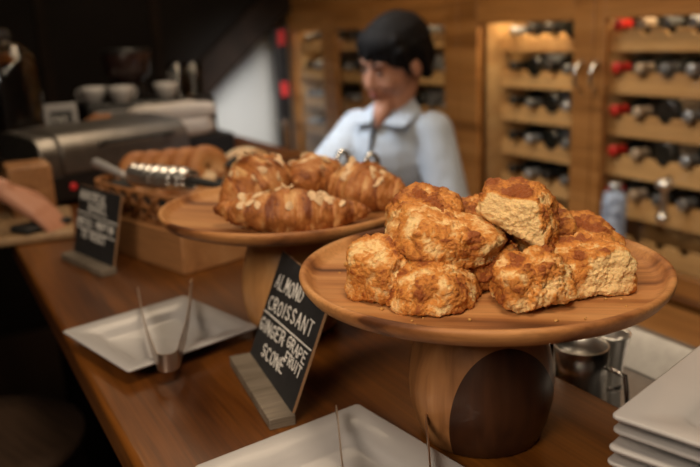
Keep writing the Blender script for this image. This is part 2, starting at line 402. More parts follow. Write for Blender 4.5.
for rid, y0, y1, zs, h, off, dn, kinds in racks:
    n = len(kinds); pitch = (y1 - y0) / n
    for r, z in enumerate(zs):
        ys = [y0 + pitch * (k + .5) for k in range(n)]
        rr = empty('bottle_rack', (XC + .03, (y0 + y1) / 2, z), 0, 'notched pale wooden rack board, %s row behind the %s' % (rown[r], dn), 'rack', 'notched wine racks in the oak cabinet')
        yc = (y0 + y1) / 2
        lo, hi = y0 - .04, min(y1 + .055, 1.760 if rid == 'right' else 2.320 if rid == 'narrow' else 9); rx = .065 if rid == 'narrow' else .0
        if rid == 'end': hi = 3.94
        for nm, x in (('front_board', rx), ('rear_board', .20 + rx)):
            bm = rack_board(lo - yc, hi - yc, h, x, h, [q - yc for q in ys]); link(nm, bm, M['rack'], rr, bev=.0015)
        if r >= 5: continue
        kk = list(kinds)
        if rid in ('right', 'far') : order = kk
        else:
            order = kk[:]; random.shuffle(order)
        for k, yy in enumerate(reversed(ys)):      # left to right in the picture = high y to low y
            kd = order[k]
            if rid == 'right' and k == 2 and r in (2, 3): kd = 'b1'
            put_bottle(kd, XC + .115 + rx * .8, yy, z + h + (.014 if not kd.startswith('b') else .020), '%s, %s from left, %s rack, %s' % (cname[kd], ordn[k], rown[r], dn), 'wine bottles in the oak cabinet')
# lower cabinet with deep ledge
lo = empty('base_cabinet', (1.65, 2.4, 0), 0, 'low oak base cabinet with deep ledge under the wine racks', 'cabinet')
bm = B(); box(bm, (-.23, -1.8, .575), (.20, 1.58, .60)); link('ledge_top', bm, M['cabh'], lo, bev=.004)
bm = B(); box(bm, (-.21, -1.78, 0), (.20, 1.56, .575)); link('body', bm, M['cab'], lo, smooth=False)
for k in range(5):
    bm = B(); box(bm, (-.228, -1.7 + .65 * k, .06), (-.21, -1.1 + .65 * k, .55)); d = link('door', bm, M['cab'], lo, bev=.003)
    bm = B(); ell(bm, (-.236, -1.15 + .65 * k, .45), (.01, .01, .01), sub=2); link('knob', bm, M['chrome'], d)
# bright label can standing in the rack + chrome spout
o = empty('label_tin', (1.80, 1.615, .60), 0, 'bright tall tin with blue and white label beside the right wine racks', 'tin')
bm = B(); lathe(bm, [(0, 0), (.034, 0), (.036, .005), (.036, .29), (.03, .315), (0, .32)], 24); link('can', bm, M['label'], o)
bm = B(); lathe(bm, [(0, .316), (.018, .316), (.018, .345), (0, .345)], 20); link('cap', bm, M['silver'], o)

# black post with red tags, at the end of the cabinet
o = empty('black_post', (1.80, 4.02, 0), 0, 'tall slim black post with red tags by white wall', 'post')
bm = B(); box(bm, (-.035, -.02, 0), (.035, .02, 1.45)); link('shaft', bm, M['black'], o, bev=.004)
for z in (1.12, 1.40):
    bm = B(); box(bm, (-.018, -.026, z - .04), (.024, -.020, z + .04)); link('red_tag', bm, M['redtag'], o, bev=.002)
bm = B(); box(bm, (-.03, -.028, .72), (.02, -.020, .95)); link('chrome_plate', bm, M['chrome'], o, bev=.003)

# ------------------------------------------------------------------ cake stands
def stand(loc, label, R, basemat):
    e = empty('cake_stand', loc, -YAW - .17, label, 'cake stand', 'wooden pedestal stands on the bar')
    h = .165
    bm = B(); lathe(bm, [(0, h - .024), (R * .55, h - .023), (R * .86, h - .0185), (R * .965, h - .012), (R * .995, h - .005), (R, h - .001), (R * .995, h + .0015), (R * .975, h + .002), (R * .955, h - .001),
                         (R * .935, h - .0065), (R * .90, h - .0085), (R * .5, h - .009), (0, h - .009)], 128)
    link('serving_plate', bm, M['acacia'], e)
    bm = B(); lathe(bm, [(0, 0), (.052, 0), (.056, .002), (.062, .018), (.0665, .038), (.0675, .055), (.0655, .075), (.061, .098), (.055, .118), (.050, .132), (.0475, .142), (0, .142)], 72)
    link('pedestal', bm, basemat, e)
    return e
S1 = stand((.421, .528, T), 'front wooden pedestal stand heaped with golden scones', .1645, M['inlay'])
S2 = stand((.393, .8815, T), 'rear wooden pedestal stand carrying the almond croissants', .163, M['base_plain'])
S2.rotation_euler.z = -.9
PT = T + .156      # top of the plates

# ------------------------------------------------------------------ scones
def rocky(planes, seed, p=7, sub=6, amp=.0042, rough_dirs=()):
    bm = B(); bmesh.ops.create_icosphere(bm, subdivisions=sub, radius=1)
    lay = bm.verts.layers.float.new('crust')
    sd = V((seed * 3.7, seed * 1.3, seed * 7.1))
    pl = [(V(n).normalized(), d, c) for n, d, c in planes]
    for v in bm.verts:
        d = v.co.normalized(); s = 0; best = 0; cw = 0; tw = 0
        for n, dist, c in pl:
            q = max(0, n.dot(d) / dist); s += q ** p; w = q ** 14; cw += c * w; tw += w
        r = s ** (-1 / p); c0 = cw / max(tw, 1e-9); pt = d * r
        n1 = noise.noise(pt * 42 + sd); n2 = noise.noise(pt * 120 + sd); n3 = noise.noise(pt * 330 + sd); n4 = noise.noise(pt * 700 + sd)
        rid = 1 - abs(noise.noise(pt * 60 + sd * 2)) * 2
        dis = amp * (.8 * n1 + .55 * n2 + .42 * n3 + .22 * n4 + .5 * (rid - .6))
        side = 1 - min(1, c0)
        lay_n = noise.noise(V((pt.x * 20, pt.y * 20, pt.z * 190)) + sd)        # flaky layers on the cut sides
        dis += amp * .35 * lay_n * side
        v.co = d * (r + dis)
        v[lay] = c0 + .75 * noise.noise(pt * 55 + sd * 3) + .35 * n2 + .35 * n3 - .15
    return bm
R_ = math.radians
def cam(x, y, z):      # horizontal camera-aligned frame -> world (x right, y away)
    return (x * math.cos(YAW) + y * math.sin(YAW), -x * math.sin(YAW) + y * math.cos(YAW), z)
def scone(dx, dy, dz, planes, seed, label, p=6, amp=.0042):
    bm = rocky(planes, seed, p=p, amp=amp); e = link('scone', bm, M['scone']); x, y, _ = cam(dx, dy, 0)
    e.rotation_euler = (0, 0, -YAW); e.location = (.421 + x, .528 + y, PT + dz); tag(e, label, 'scone', 'scones heaped on the front stand'); return e
scone(-.0925, -.045, .0240, [((-.70, -.70, .05), .026, .55), ((.62, -.78, .08), .029, .72), ((-.15, -.25, 1), .022, .42), ((.5, -.1, 1), .025, .8), ((0, 0, -1), .024, .8), ((1, .2, 0), .032, .7), ((-.3, 1, .1), .030, .7), ((-1, .3, .15), .028, .5)], 1, 'scone at the left edge of the heap, standing on the plate')
scone(-.0540, -.077, .0160, [((0, -1, .30), .025, .5), ((-.02, -.25, 1), .0180, .68), ((-1, -.2, .25), .033, .55), ((1, -.3, .25), .034, .6), ((-.6, -.25, .8), .0205, .6), ((.65, -.2, .75), .0235, .65), ((0, 0, -1), .016, .9), ((0, 1, .2), .026, .7), ((-.75, -.7, .1), .030, .55), ((.75, -.7, .1), .031, .55)], 2, 'low domed scone lying at the front left of the heap', p=8)
scone(.0280, -.086, .0200, [((.05, -1, .22), .023, .55), ((-.15, -.15, 1), .0195, .8), ((.75, -.2, .62), .025, .7), ((1, -.1, 0), .034, .5), ((-1, -.1, .1), .029, .6), ((0, 0, -1), .020, .6), ((0, 1, .2), .024, .7), ((.2, -.8, -.6), .024, .35)], 3, 'knobbly scone standing front centre right on the plate', amp=.0056)
scone(.0790, -.054, .0200, [((.10, -1, .12), .023, .10), ((-.15, -.25, 1), .0195, .8), ((1, -.05, .06), .036, .45), ((-.85, -.3, .45), .038, .6), ((0, 0, -1), .020, .7), ((0, 1, .2), .026, .7), ((.7, -.1, .72), .033, .75)], 4, 'scone at the right with pale layered side facing front', p=9)
scone(-.0340, -.046, .0440, [((.26, -.25, .95), .0185, .62), ((.1, -1, .02), .023, .62), ((-1, -.2, .15), .047, .5), ((1, -.1, .05), .049, .6), ((-.22, 0, -1), .017, .8), ((0, 1, .2), .030, .8), ((.5, -.75, -.5), .029, .25), ((-.6, -.5, .6), .034, .5)], 5, 'large scone lying across the middle of the heap')
scone(-.0500, -.004, .0590, [((.12, -.22, 1), .0195, .95), ((-.42, -.9, .12), .025, .10), ((.8, -.6, .2), .032, .7), ((-1, 0, .1), .033, .35), ((0, 0, -1), .021, .7), ((0, 1, .2), .028, .8), ((1, .2, .1), .036, .75), ((-.5, -.1, .85), .024, .9)], 6, 'scone perched at the upper left of the heap with pale cut face')
scone(.0285, -.038, .0590, [((-.50, -.86, .12), .0180, -.25), ((.05, -.22, 1), .0255, 1.0), ((.80, -.56, .22), .0235, .6), ((-.55, -.12, -.83), .0150, .2), ((1, .3, -.05), .035, .7), ((-1, 0, .25), .036, .5), ((0, 1, .1), .030, .8), ((.35, -.1, -1), .036, .7), ((.55, -.15, .82), .030, .9)], 7, 'tallest scone leaning on top with broad pale cut face', p=11)
scone(.0960, .018, .0220, [((0, -.25, 1), .0185, .98), ((0, -1, .1), .028, .7), ((1, 0, .1), .034, .7), ((-1, 0, .2), .040, .7), ((0, 0, -1), .021, .8), ((0, 1, .1), .028, .8), ((.6, -.1, .8), .027, .9)], 8, 'scone at the back right behind the pale layered one')
scone(-.0025, .028, .0370, [((0, -.2, 1), .022, .95), ((0, -1, .1), .028, .7), ((1, 0, .1), .034, .7), ((-1, 0, .1), .034, .7), ((0, 0, -1), .034, .8), ((0, 1, .1), .028, .8)], 9, 'scone at the back of the heap between two top ones')
scone(.0560, .010, .0310, [((0, -.2, 1), .021, .98), ((0, -1, .1), .026, .8), ((1, 0, .1), .030, .7), ((-1, 0, .1), .030, .7), ((0, 0, -1), .030, .8), ((0, 1, .1), .028, .8)], 10, 'scone tucked behind the tallest one on its right')
scone(-.0050, -.028, .0200, [((0, -.2, 1), .020, .85), ((0, -1, .1), .026, .8), ((1, 0, .1), .032, .8), ((-1, 0, .1), .030, .8), ((0, 0, -1), .020, .8), ((0, 1, .1), .030, .8)], 11, 'scone buried at the bottom centre under the large one')
scone(-.0480, .020, .0200, [((0, -.2, 1), .022, .85), ((0, -1, .1), .028, .8), ((1, 0, .1), .034, .8), ((-1, 0, .1), .030, .8), ((0, 0, -1), .020, .8), ((0, 1, .1), .030, .8)], 12, 'scone hidden low at the back left under the perched one')
# crumbs
random.seed(11)
for k in range(26):
    if k < 8: a, r = random.uniform(2.4, 3.3), random.uniform(.11, .142)
    else: a, r = random.uniform(3.6, 6.6), random.uniform(.115, .145)
    x, y, _ = cam(r * math.cos(a), r * math.sin(a), 0)
    s = random.uniform(.0008, .0019) * (1.8 if k in (0, 5) else 1)
    bm = B(); ell(bm, (0, 0, 0), (s * 1.3, s, s * .8), sub=1)
    for v in bm.verts: v.co += v.co * noise.noise(v.co * 900 + V((k, 0, 0))) * .6
    o = link('crumb', bm, M['crumb'], loc=(.421 + x, .528 + y, PT + s * .7)); o.rotation_euler = (0, 0, k)
    tag(o, 'tiny golden scone crumb lying on the front wooden plate', 'crumb', 'scone crumbs on the front plate')

# ------------------------------------------------------------------ croissants
def croissant(L, R, seed, bend=.25, n=7):
    bm = B(); lay = bm.verts.layers.float.new('crust'); rings = []; N = 130; K = 44; sd = V((seed * 5.1, seed, seed * 2.3)); pts_top = []
    for i in range(N + 1):
        s = -1 + 2 * i / N
        u = (1 - abs(s) ** 2.1); rad = R * (max(u, 0) ** .85 * .80 + .20 * (1 - abs(s)) ** 1.3) + .0012
        ph = abs(s) * n; fr = ph - math.floor(ph)
        step = (1 - fr) ** 1.0
        rad *= .93 + .10 * step
        cx = s * L; cy = bend * L * (s * s - .4)
        tx, ty = 1, bend * 2 * s; tl = math.hypot(tx, ty); nx, ny = -ty / tl, tx / tl
        ring = []
        for j in range(K):
            a = 2 * PI * j / K + .15 * math.sin(s * 9); ca_, sa_ = math.cos(a), math.sin(a)
            p = V((cx + nx * ca_ * rad * 1.12, cy + ny * ca_ * rad * 1.12, sa_ * rad * .95))
            nn = noise.noise(p * 60 + sd); n2 = noise.noise(V((s * 60, ca_ * 2, sa_ * 2)) + sd)
            p += (V((nx * ca_, ny * ca_, sa_))) * (R * .13 * nn + R * .07 * n2 + R * .05 * noise.noise(p * 220 + sd))
            p.z = max(p.z, -R * .72)
            v = bm.verts.new(p); v[lay] = .55 + .55 * (.5 - step) + .5 * nn - (.25 if fr > .93 else 0) + .25 * n2; ring.append(v)
        rings.append(ring)
    for A, Bq in zip(rings, rings[1:]):
        for j in range(K): bm.faces.new((A[j], A[(j + 1) % K], Bq[(j + 1) % K], Bq[j]))
    bm.faces.new(rings[0][::-1]); bm.faces.new(rings[-1])
    # spots for the flakes
    rnd = random.Random(seed)
    for k in range(26):
        i = int(N * rnd.uniform(.2, .8)); j = int(K * rnd.uniform(.08, .44)) % K
        p = rings[i][j].co.copy(); q = rings[i + 1][j].co - p; w = rings[i][(j + 1) % K].co - p
        nrm = q.cross(w).normalized()
        if nrm.z < 0: nrm = -nrm
        pts_top.append((p + nrm * .0006, nrm, rnd.uniform(0, 6), rnd.uniform(.8, 1.25)))
    return bm, pts_top
def flake_mesh():
    bm = B(); lathe(bm, [(0, -.0002), (.0052, -.0002), (.0056, 0), (.0052, .0003), (0, .0003)], 14)
    for v in bm.verts:
        v.co.x *= 1.35 * (1 - .25 * v.co.x / .0064 * .5); v.co.z += -20 * v.co.x ** 2
    return bm
fm = None
def put_croissant(dx, dy, dz, rot, L, R, seed, label, bend=.25, n=7):
    global fm
    bm, pts = croissant(L, R, seed, bend, n)
    x, y, z = cam(dx, dy, dz)
    e = link('croissant', bm, M['croissant'], loc=(.393 + x, .8815 + y, PT + z)); tag(e, label, 'croissant', 'almond croissants on the rear stand')
    e.rotation_euler = (Euler((0, 0, -YAW)).to_matrix() @ Euler([math.radians(a) for a in rot]).to_matrix()).to_euler()
    for k, (p, nrm, a, s) in enumerate(pts):
        if fm is None: f = link('almond_flake', flake_mesh(), M['flake'], e); fm = f
        else: f = fm.copy(); C.objects.link(f); f.parent = e
        q = nrm.to_track_quat('Z', 'Y').to_matrix() @ Euler((0, 0, a)).to_matrix()
        f.location = p; f.rotation_euler = q.to_euler(); f.scale = (s, s * .9, s)
    return e
put_croissant(.010, -.092, .0185, (0, 3, -2), .093, .0285, 1, 'longest almond croissant lying across the front of the rear stand', .20, 4)
put_croissant(-.044, .018, .0300, (0, -14, 48), .055, .042, 2, 'almond croissant at the back left of the rear stand', .30, 3)
put_croissant(.028, .044, .0290, (0, 8, 80), .056, .034, 3, 'almond croissant at the back between two others', .2, 3)
put_croissant(.100, -.004, .0250, (0, 4, -36), .060, .034, 4, 'almond croissant at the right end of the rear stand', .22, 4)

# ------------------------------------------------------------------ chalkboard signs
FONT = {'A': ['0,0 .5,1 1,0', '.2,.38 .8,.38'], 'B': ['0,0 0,1 .7,.95 .8,.75 .6,.55 0,.52', '.6,.55 .95,.35 .8,.05 0,0'], 'C': ['.95,.85 .6,1 .2,.85 0,.5 .2,.12 .6,0 .95,.15'],
        'D': ['0,0 0,1 .6,.9 .95,.5 .6,.08 0,0'], 'E': ['.9,1 0,1 0,0 .9,0', '0,.52 .7,.52'], 'F': ['.9,1 0,1 0,0', '0,.52 .7,.52'],
        'G': ['.95,.85 .6,1 .2,.85 0,.5 .2,.1 .6,0 .95,.2 .95,.48 .55,.48'], 'H': ['0,0 0,1', '1,0 1,1', '0,.5 1,.5'], 'I': ['.5,0 .5,1'], 'L': ['0,1 0,0 .85,0'],
        'M': ['0,0 .1,1 .5,.35 .9,1 1,0'], 'N': ['0,0 0,1 .95,0 .95,1'], 'O': ['.5,1 .1,.8 0,.45 .2,.08 .55,0 .9,.2 1,.6 .8,.92 .5,1'], 'P': ['0,0 0,1 .75,.95 .9,.72 .7,.5 0,.45'],
        'R': ['0,0 0,1 .75,.95 .9,.75 .7,.53 0,.48', '.4,.5 .95,0'], 'S': ['.9,.88 .5,1 .1,.85 .15,.6 .8,.42 .92,.2 .5,0 .05,.12'], 'T': ['.5,0 .5,1', '0,1 1,1'],
        'U': ['0,1 .05,.2 .5,0 .9,.2 .95,1'], 'Y': ['0,1 .5,.5 1,1', '.5,.5 .5,0'], '-': ['.3,.5 .7,.5'], ' ': []}
def letters(bm, text, x, y, h, w, gap, z, sw, rnd, slope=0):
    for ch in text:
        jy = rnd.uniform(-.05, .05) * h; sk = rnd.uniform(-.03, .05)
        ww = w * (.35 if ch in 'I-' else 1)
        for pl in FONT[ch]:
            P = [tuple(map(float, q.split(','))) for q in pl.split()]
            P = [(x + (a if ch not in 'I-' else a) * ww + sk * b * h, y + jy + b * h) for a, b in P]
            for (a, b), (c, d) in zip(P, P[1:]): stroke(bm, a, b, c, d, z, sw)
        x += ww + gap; y += slope * (ww + gap)
    return x
def stroke(bm, a, b, c, d, z, sw):
    v = V((c - a, d - b, 0)); L = v.length
    if L < 1e-6: return
    t = v / L; n = V((-t.y, t.x, 0)) * sw / 2; p, q = V((a, b, 0)) - t * sw * .35, V((c, d, 0)) + t * sw * .35
    prism(bm, [(*((p - n).xy), z), (*((q - n).xy), z), (*((q + n).xy), z), (*((p + n).xy), z)], (0, 0, .0005))
def sign(base0, base1, label, W, Hh, lean, rows, rules, blockw=.023, blockh=.012, sw=.0024):
    """base0 = left end (as read), base1 = right end of the board foot line"""
    b0, b1 = V((*base0, T)), V((*base1, T)); ex = (b1 - b0).normalized(); out = V((ex.y, -ex.x, 0))
    e = empty('chalkboard_sign', (b0 + b1) / 2, math.atan2(ex.y, ex.x), label, 'sign', 'small chalkboard signs on the bar')
    # local: x along the board as read, -y towards the reader
    bm = B(); box(bm, (-W / 2 - .003, -blockw, 0), (W / 2 + .003, .004, blockh)); link('wooden_foot', bm, M['greywood'], e, bev=.001)
    bd = bpy.data.objects.new('board', None)
    bm = B(); box(bm, (-W / 2, 0, -.0018), (W / 2, Hh, .0012), 0)
    for f in bm.faces:
        if abs(f.calc_center_median().z) < .0005: f.material_index = 1
    bmesh.ops.recalc_face_normals(bm, faces=bm.faces)
    bo = link('board', bm, [M['slate'], M['brass']], e, loc=(0, -.0005, .004), rot=(PI / 2 - lean, 0, 0), smooth=False)
    rnd = random.Random(5); bm = B()
    for text, x, y, h, w, gap, *sl in rows: letters(bm, text, -W / 2 + x, y, h, w, gap, .0012, sw, rnd, sl[0] if sl else 0)
    for (xa, ya, xb, yb) in rules: stroke(bm, -W / 2 + xa, ya, -W / 2 + xb, yb, .0012, sw)
    link('chalk_lettering', bm, M['chalk'], bo, smooth=False)
    return e
sign((.2935, .800), (.272, .637), 'black chalkboard sign reading almond croissant and ginger-grapefruit scone', .164, .136, R_(22),
     [('ALMOND', .012, .095, .0165, .0105, .0052, .09), ('CROISSANT', .010, .069, .0155, .0113, .0056, .11), ('GINGER', .004, .0415, .0145, .0108, .0050, .11), ('-', .086, .0500, .014, .009, .003),
      ('GRAPE', .0980, .0555, .0115, .0088, .0034, .0), ('FRUIT', .105, .0395, .0115, .0080, .0034, .03), ('SCONE', .036, .0205, .0145, .0108, .0046, .09)], [(.004, .0635, .161, .0735)], sw=.0015)
sign((.203, 1.413), (.239, 1.262), 'black chalkboard sign with two ruled lines beside the wooden crate', .156, .128, R_(14),
     [('MONTREAL', .004, .104, .015, .0095, .0038), ('BAGEL', .042, .087, .014, .0105, .0045), ('MUESLI MUFFIN', .004, .060, .013, .0080, .0036), ('TO ROAST', .024, .038, .013, .0085, .0036)],
     [(.0, .0815, .154, .0785), (.0, .054, .150, .052)], sw=.0021)

# ------------------------------------------------------------------ plates
def plate_mesh(s, h=.020, well=.62):
    """square plate, side s, rim height h; outline drawn with rounded corners"""
    bm = B()
    def sq(hs, z, r, n=6):
        o = []
        for cx, cy, a0 in ((1, 1, 0), (-1, 1, 90), (-1, -1, 180), (1, -1, 270)):
            for k in range(n + 1):
                a = math.radians(a0 + 90 * k / n); o.append(bm.verts.new((cx * (hs - r) + r * math.cos(a), cy * (hs - r) + r * math.sin(a), z)))
        return o
    hs = s / 2
    L = [sq(hs * .58, 0, .012), sq(hs * .60, .0, .012), sq(hs * .64, .004, .012), sq(hs * .985, h - .0035, .005), sq(hs, h - .002, .005), sq(hs, h, .005), sq(hs * .985, h + .0005, .005),
         sq(hs * .70, h - .0055, .012), sq(hs * .655, h - .0085, .012), sq(hs * .61, h - .014, .012), sq(hs * .57, h - .0155, .012)]
    for A, Bq in zip(L, L[1:]):
        n = len(A)
        for k in range(n): bm.faces.new((A[k], A[(k + 1) % n], Bq[(k + 1) % n], Bq[k]))
    bm.faces.new(L[0][::-1]); bm.faces.new(L[-1]); return bm
o = link('square_plate', plate_mesh(.178), M['china'], loc=(.2215, .9205, T), smooth=True)
o.rotation_euler = (0, 0, R_(13.5)); tag(o, 'square white plate by the counter edge under the first tongs', 'plate')
o2 = link('square_plate', plate_mesh(.176), M['china'], loc=(.2535, .507, T)); o2.rotation_euler = (0, 0, R_(7)); tag(o2, 'square white plate in the foreground before the front stand', 'plate')
pm = plate_mesh(.21, .024); first = None
for k in range(8):
    if first is None: o = link('square_plate', pm, M['china']); first = o
    else: o = first.copy(); C.objects.link(o)
    z = T + .0118 * k; jx, jy = [(.000, .004), (.001, -.002), (-.002, .002), (.001, .003), (-.003, -.001), (-.001, .002), (.002, .0), (.0, .0)][k]
    # near-left corner of the top plate sits at about (.398,.352)
    o.rotation_euler = (0, 0, R_(16) + [.0, .02, -.01, .01, -.015, .02, -.01, 0][k])
    o.location = (.518 + jx, .271 + jy, z)
    tag(o, 'square white plate, %s in the stack at the right corner' % (['lowest', 'second from bottom', 'third from bottom', 'fourth from bottom', 'fourth from top', 'third from top', 'second from top', 'topmost'][k]), 'plate', 'stacked white plates')

# ------------------------------------------------------------------ tongs
def tongs(hinge, tipA, tipB, label, hw=.022, w0=.020, bendf=.55, bow=.003):
    e = empty('serving_tongs', (hinge[0], hinge[1], hinge[2]), 0, label, 'tongs', 'steel serving tongs on the square plates')
    H = V((0, 0, 0))
    for s, tip in ((-1, V(tipA)), (1, V(tipB))):
        bm = B(); d = tip - V(hinge); side = V((d.y, -d.x, 0)).normalized() * s
        n = 26; prev = None
        start = V((0, 0, 0)) + side * hw / 2
        for k in range(n + 1):
            t = k / n
            p = start.lerp(d, t) + side * bow * math.sin(PI * min(1, t / .9))
            wz = w0 * (1 - .5 * t); th = .0007
            a = [bm.verts.new(p + side * q + V((0, 0, zz))) for q, zz in ((-th, 0), (th, 0), (th, wz), (-th, wz))]
            if prev:
                for j in range(4): bm.faces.new((prev[j], prev[(j + 1) % 4], a[(j + 1) % 4], a[j]))
            else: bm.faces.new(a[::-1])
            prev = a
        bm.faces.new(prev); link('arm', bm, M['tong'], e, smooth='auto')
    d = ((V(tipA) + V(tipB)) / 2 - V(hinge)).normalized(); side = V((d.y, -d.x, 0)).normalized()
    bm = B(); prev = None
    for k in range(13):
        a = PI * k / 12; p = side * math.cos(a) * hw / 2 - d * math.sin(a) * hw * .55; nrm = (side * math.cos(a) - d * math.sin(a)) * .0008
        q = [bm.verts.new(p - nrm), bm.verts.new(p + nrm), bm.verts.new(p + nrm + V((0, 0, w0))), bm.verts.new(p - nrm + V((0, 0, w0)))]
        if prev:
            for j in range(4): bm.faces.new((prev[j], prev[(j + 1) % 4], q[(j + 1) % 4], q[j]))
        else: bm.faces.new(q[::-1])
        prev = q
    bm.faces.new(prev); link('spring_bend', bm, M['tong'], e, smooth='auto')
    return e
tongs((.198, .800, T + .0195), (.2268, 1.0417, T + .030), (.3012, 1.0302, T + .030), 'steel tongs lying across the plate by the counter edge', .024, .021)
tongs((.205, .335, T + .024), (.2948, .5827, T + .030), (.3675, .541, T + .030), 'steel tongs on the foreground plate, cut by the picture edge', .036, .016)

# ------------------------------------------------------------------ crate, basket and bread
CR = R_(15.5)
cr = empty('wooden_crate', (.334, 1.179, T), CR, 'pale pine crate carrying the bread basket behind the rear stand', 'crate')
bm = B(); box(bm, (0, 0, 0), (.30, .36, .07)); link('body', bm, M['crate'], cr, bev=.003)
def cl(x, y, z):
    return (.334 + x * math.cos(CR) - y * math.sin(CR), 1.179 + x * math.sin(CR) + y * math.cos(CR), T + z)
bk = empty('wicker_basket', cl(.10, .165, .07), CR, 'open weave brown wicker basket on the crate holding bagels', 'basket')
def rrect(hx, hy, n, z, ph=0, amp=0, f=0):
    out = []
    for k in range(n):
        a = 2 * PI * k / n; c, s = math.cos(a), math.sin(a); q = (abs(c) ** 5 + abs(s) ** 5) ** (-1 / 5)
        rr = 1 + amp * math.sin(f * a + ph); out.append((hx * c * q * rr, hy * s * q * rr, z + (amp * .3) * math.cos(f * a + ph)))
    return out
for k in range(3):
    bm = B(); tube(bm, rrect(.088 + .004 * k, .150 + .004 * k, 90, .004 + .0245 * k), .004, 8, True); link('rim_cane', bm, M['wicker'], bk)
bm = B()
for k in range(26):
    a0 = 2 * PI * k / 26
    for sg in (-1, 1):
        P = []
        for j in range(7):
            t = j / 6; a = a0 + sg * t * .34; c, s = math.cos(a), math.sin(a); q = (abs(c) ** 5 + abs(s) ** 5) ** (-1 / 5)
            P.append(((.088 + .008 * t + .002 * sg) * c * q, (.150 + .008 * t + .002 * sg) * s * q, .004 + .049 * t))
        tube(bm, P, .0042, 6)
link('weave', bm, M['wicker'], bk)
bm = B(); box(bm, (-.084, -.146, .001), (.084, .146, .006)); link('bottom', bm, M['wicker'], bk, bev=.001)
bm = B()
R1 = [[bm.verts.new(q) for q in rrect(.080 + .006 * t, .142 + .006 * t, 60, .006 + .040 * t)] for t in (0, 1)]
for k in range(60): bm.faces.new((R1[0][k], R1[0][(k + 1) % 60], R1[1][(k + 1) % 60], R1[1][k]))
lo_ = link('gap_shade', bm, M['rubber'], bk); mm = lo_.modifiers.new('t', 'SOLIDIFY'); mm.thickness = .0015  # black sheet stands in for the shade between the canes
def bagel_mesh(R, r, seed):
    bm = B(); lay = bm.verts.layers.float.new('crust'); rings = []
    for i in range(40):
        a = 2 * PI * i / 40; ring = []
        for j in range(20):
            b = 2 * PI * j / 20; p = V(((R + r * math.cos(b)) * math.cos(a), (R + r * math.cos(b)) * math.sin(a), r * .92 * math.sin(b)))
            nn = noise.noise(p * 30 + V((seed, 0, 0))); p *= 1 + .05 * nn; v = bm.verts.new(p); v[lay] = .55 + .5 * math.cos(b) * .9 + nn * .3; ring.append(v)
        rings.append(ring)
    for i in range(40):
        A, Bq = rings[i], rings[(i + 1) % 40]
        for j in range(20): bm.faces.new((A[j], A[(j + 1) % 20], Bq[(j + 1) % 20], Bq[j]))
    return bm
place = ['leftmost', 'second from the left', 'third from the left', 'fourth from the left', 'rightmost and largest']
row = [(.030, .262), (.052, .218), (.076, .172), (.100, .124), (.128, .072)]
rd = V((math.cos(CR + R_(-63)), math.sin(CR + R_(-63)), 0)); bn = (rd * .80 + V((-.30, -.45, 0)) + V((0, 0, .30))).normalized()
for k, (x, y) in enumerate(row):
    s = 1 + .03 * k
    e = link('bagel', bagel_mesh(.0235 * s, .0185 * s, k), M['bagel'], loc=(.362 + .0265 * k, 1.525 - .026 * k, T + .119 + .002 * k))
    e.rotation_euler = bn.to_track_quat('Z', 'Y').to_euler(); tag(e, 'golden bagel in the wicker basket, %s of the upright row' % place[k], 'bagel', 'bagels in the wicker basket')
for k, (x, y) in enumerate(((.06, .09), (.13, .15), (.06, .21), (.12, .26))):
    e = link('bagel', bagel_mesh(.030, .0175, 9 + k), M['bagel'], loc=cl(x, y, .0915)); tag(e, 'bagel lying flat in the wicker basket under the upright row', 'bagel', 'bagels lying low in the basket')
def roll_mesh(L, r, seed):
    bm = B(); bmesh.ops.create_icosphere(bm, subdivisions=4, radius=1); lay = bm.verts.layers.float.new('crust')
    for v in bm.verts:
        c = v.co.copy(); nn = noise.noise(c * 2 + V((seed, 0, 0))); v[lay] = .35 + nn * .7 + .2 * noise.noise(c * 6)
        v.co = V((math.copysign(abs(c.x) ** .85, c.x) * L, c.y * r, max(c.z, -.75) * r * .9)) * (1 + .05 * nn)
    return bm
for k, (p, L, r, rz, lab) in enumerate((((.474, 1.420, .030), .050, .038, 38, 'pale floured roll on the crate nearest the bagels'), ((.575, 1.500, .034), .066, .050, 30, 'larger floured bread roll on the crate behind the croissants'))):
    e = link('bread_roll', roll_mesh(L, r, k), M['roll'], loc=(p[0], p[1], T + .07 + r * .9 * .75)); e.rotation_euler = (0, 0, R_(rz)); tag(e, lab, 'bread roll', 'floured rolls on the crate')
# chrome scalloped tongs across the basket
def along(p, q): return math.atan2(q[1] - p[1], q[0] - p[0])
tg = empty('bread_tongs', (.324, 1.3863, T + .139), along((.324, 1.386), (.3854, 1.2705)), 'shiny chrome bread tongs with black grip lying on the basket', 'tongs')
for s in (-1, 1):
    bm = B(); n = 24; rows_ = []
    for i in range(n + 1):
        t = i / n; w = .012 + .019 * math.sin(PI * min(1, t * .75 + .1)); x = -.01 + .145 * t
        rows_.append([bm.verts.new((x, math.sin((j / 8 - .5) * PI) * w * (1 + .10 * math.sin(t * 44)), (.002 + .016 * math.cos((j / 8 - .5) * PI) * (1 + .20 * math.sin(t * 44))) * s)) for j in range(9)])
    for A, Bq in zip(rows_, rows_[1:]):
        for j in range(8): bm.faces.new((A[j], A[j + 1], Bq[j + 1], Bq[j]))
    o = link('scoop', bm, M['satin'], tg); m = o.modifiers.new('thick', 'SOLIDIFY'); m.thickness = .0012
bm = B(); caps(bm, (.13, .004, -.002), .008, (.205, .014, -.010), .0055); link('grip', bm, M['rubber'], tg)
kn = empty('bread_knife', (.300, 1.50, T + .137), along((.2931, 1.5771), (.3199, 1.369)), 'bread knife with off-white handle lying on basket rim', 'knife')
bm = B(); caps(bm, (-.07, 0, .004), .010, (.075, 0, -.002), .007); link('handle', bm, M['china'], kn)
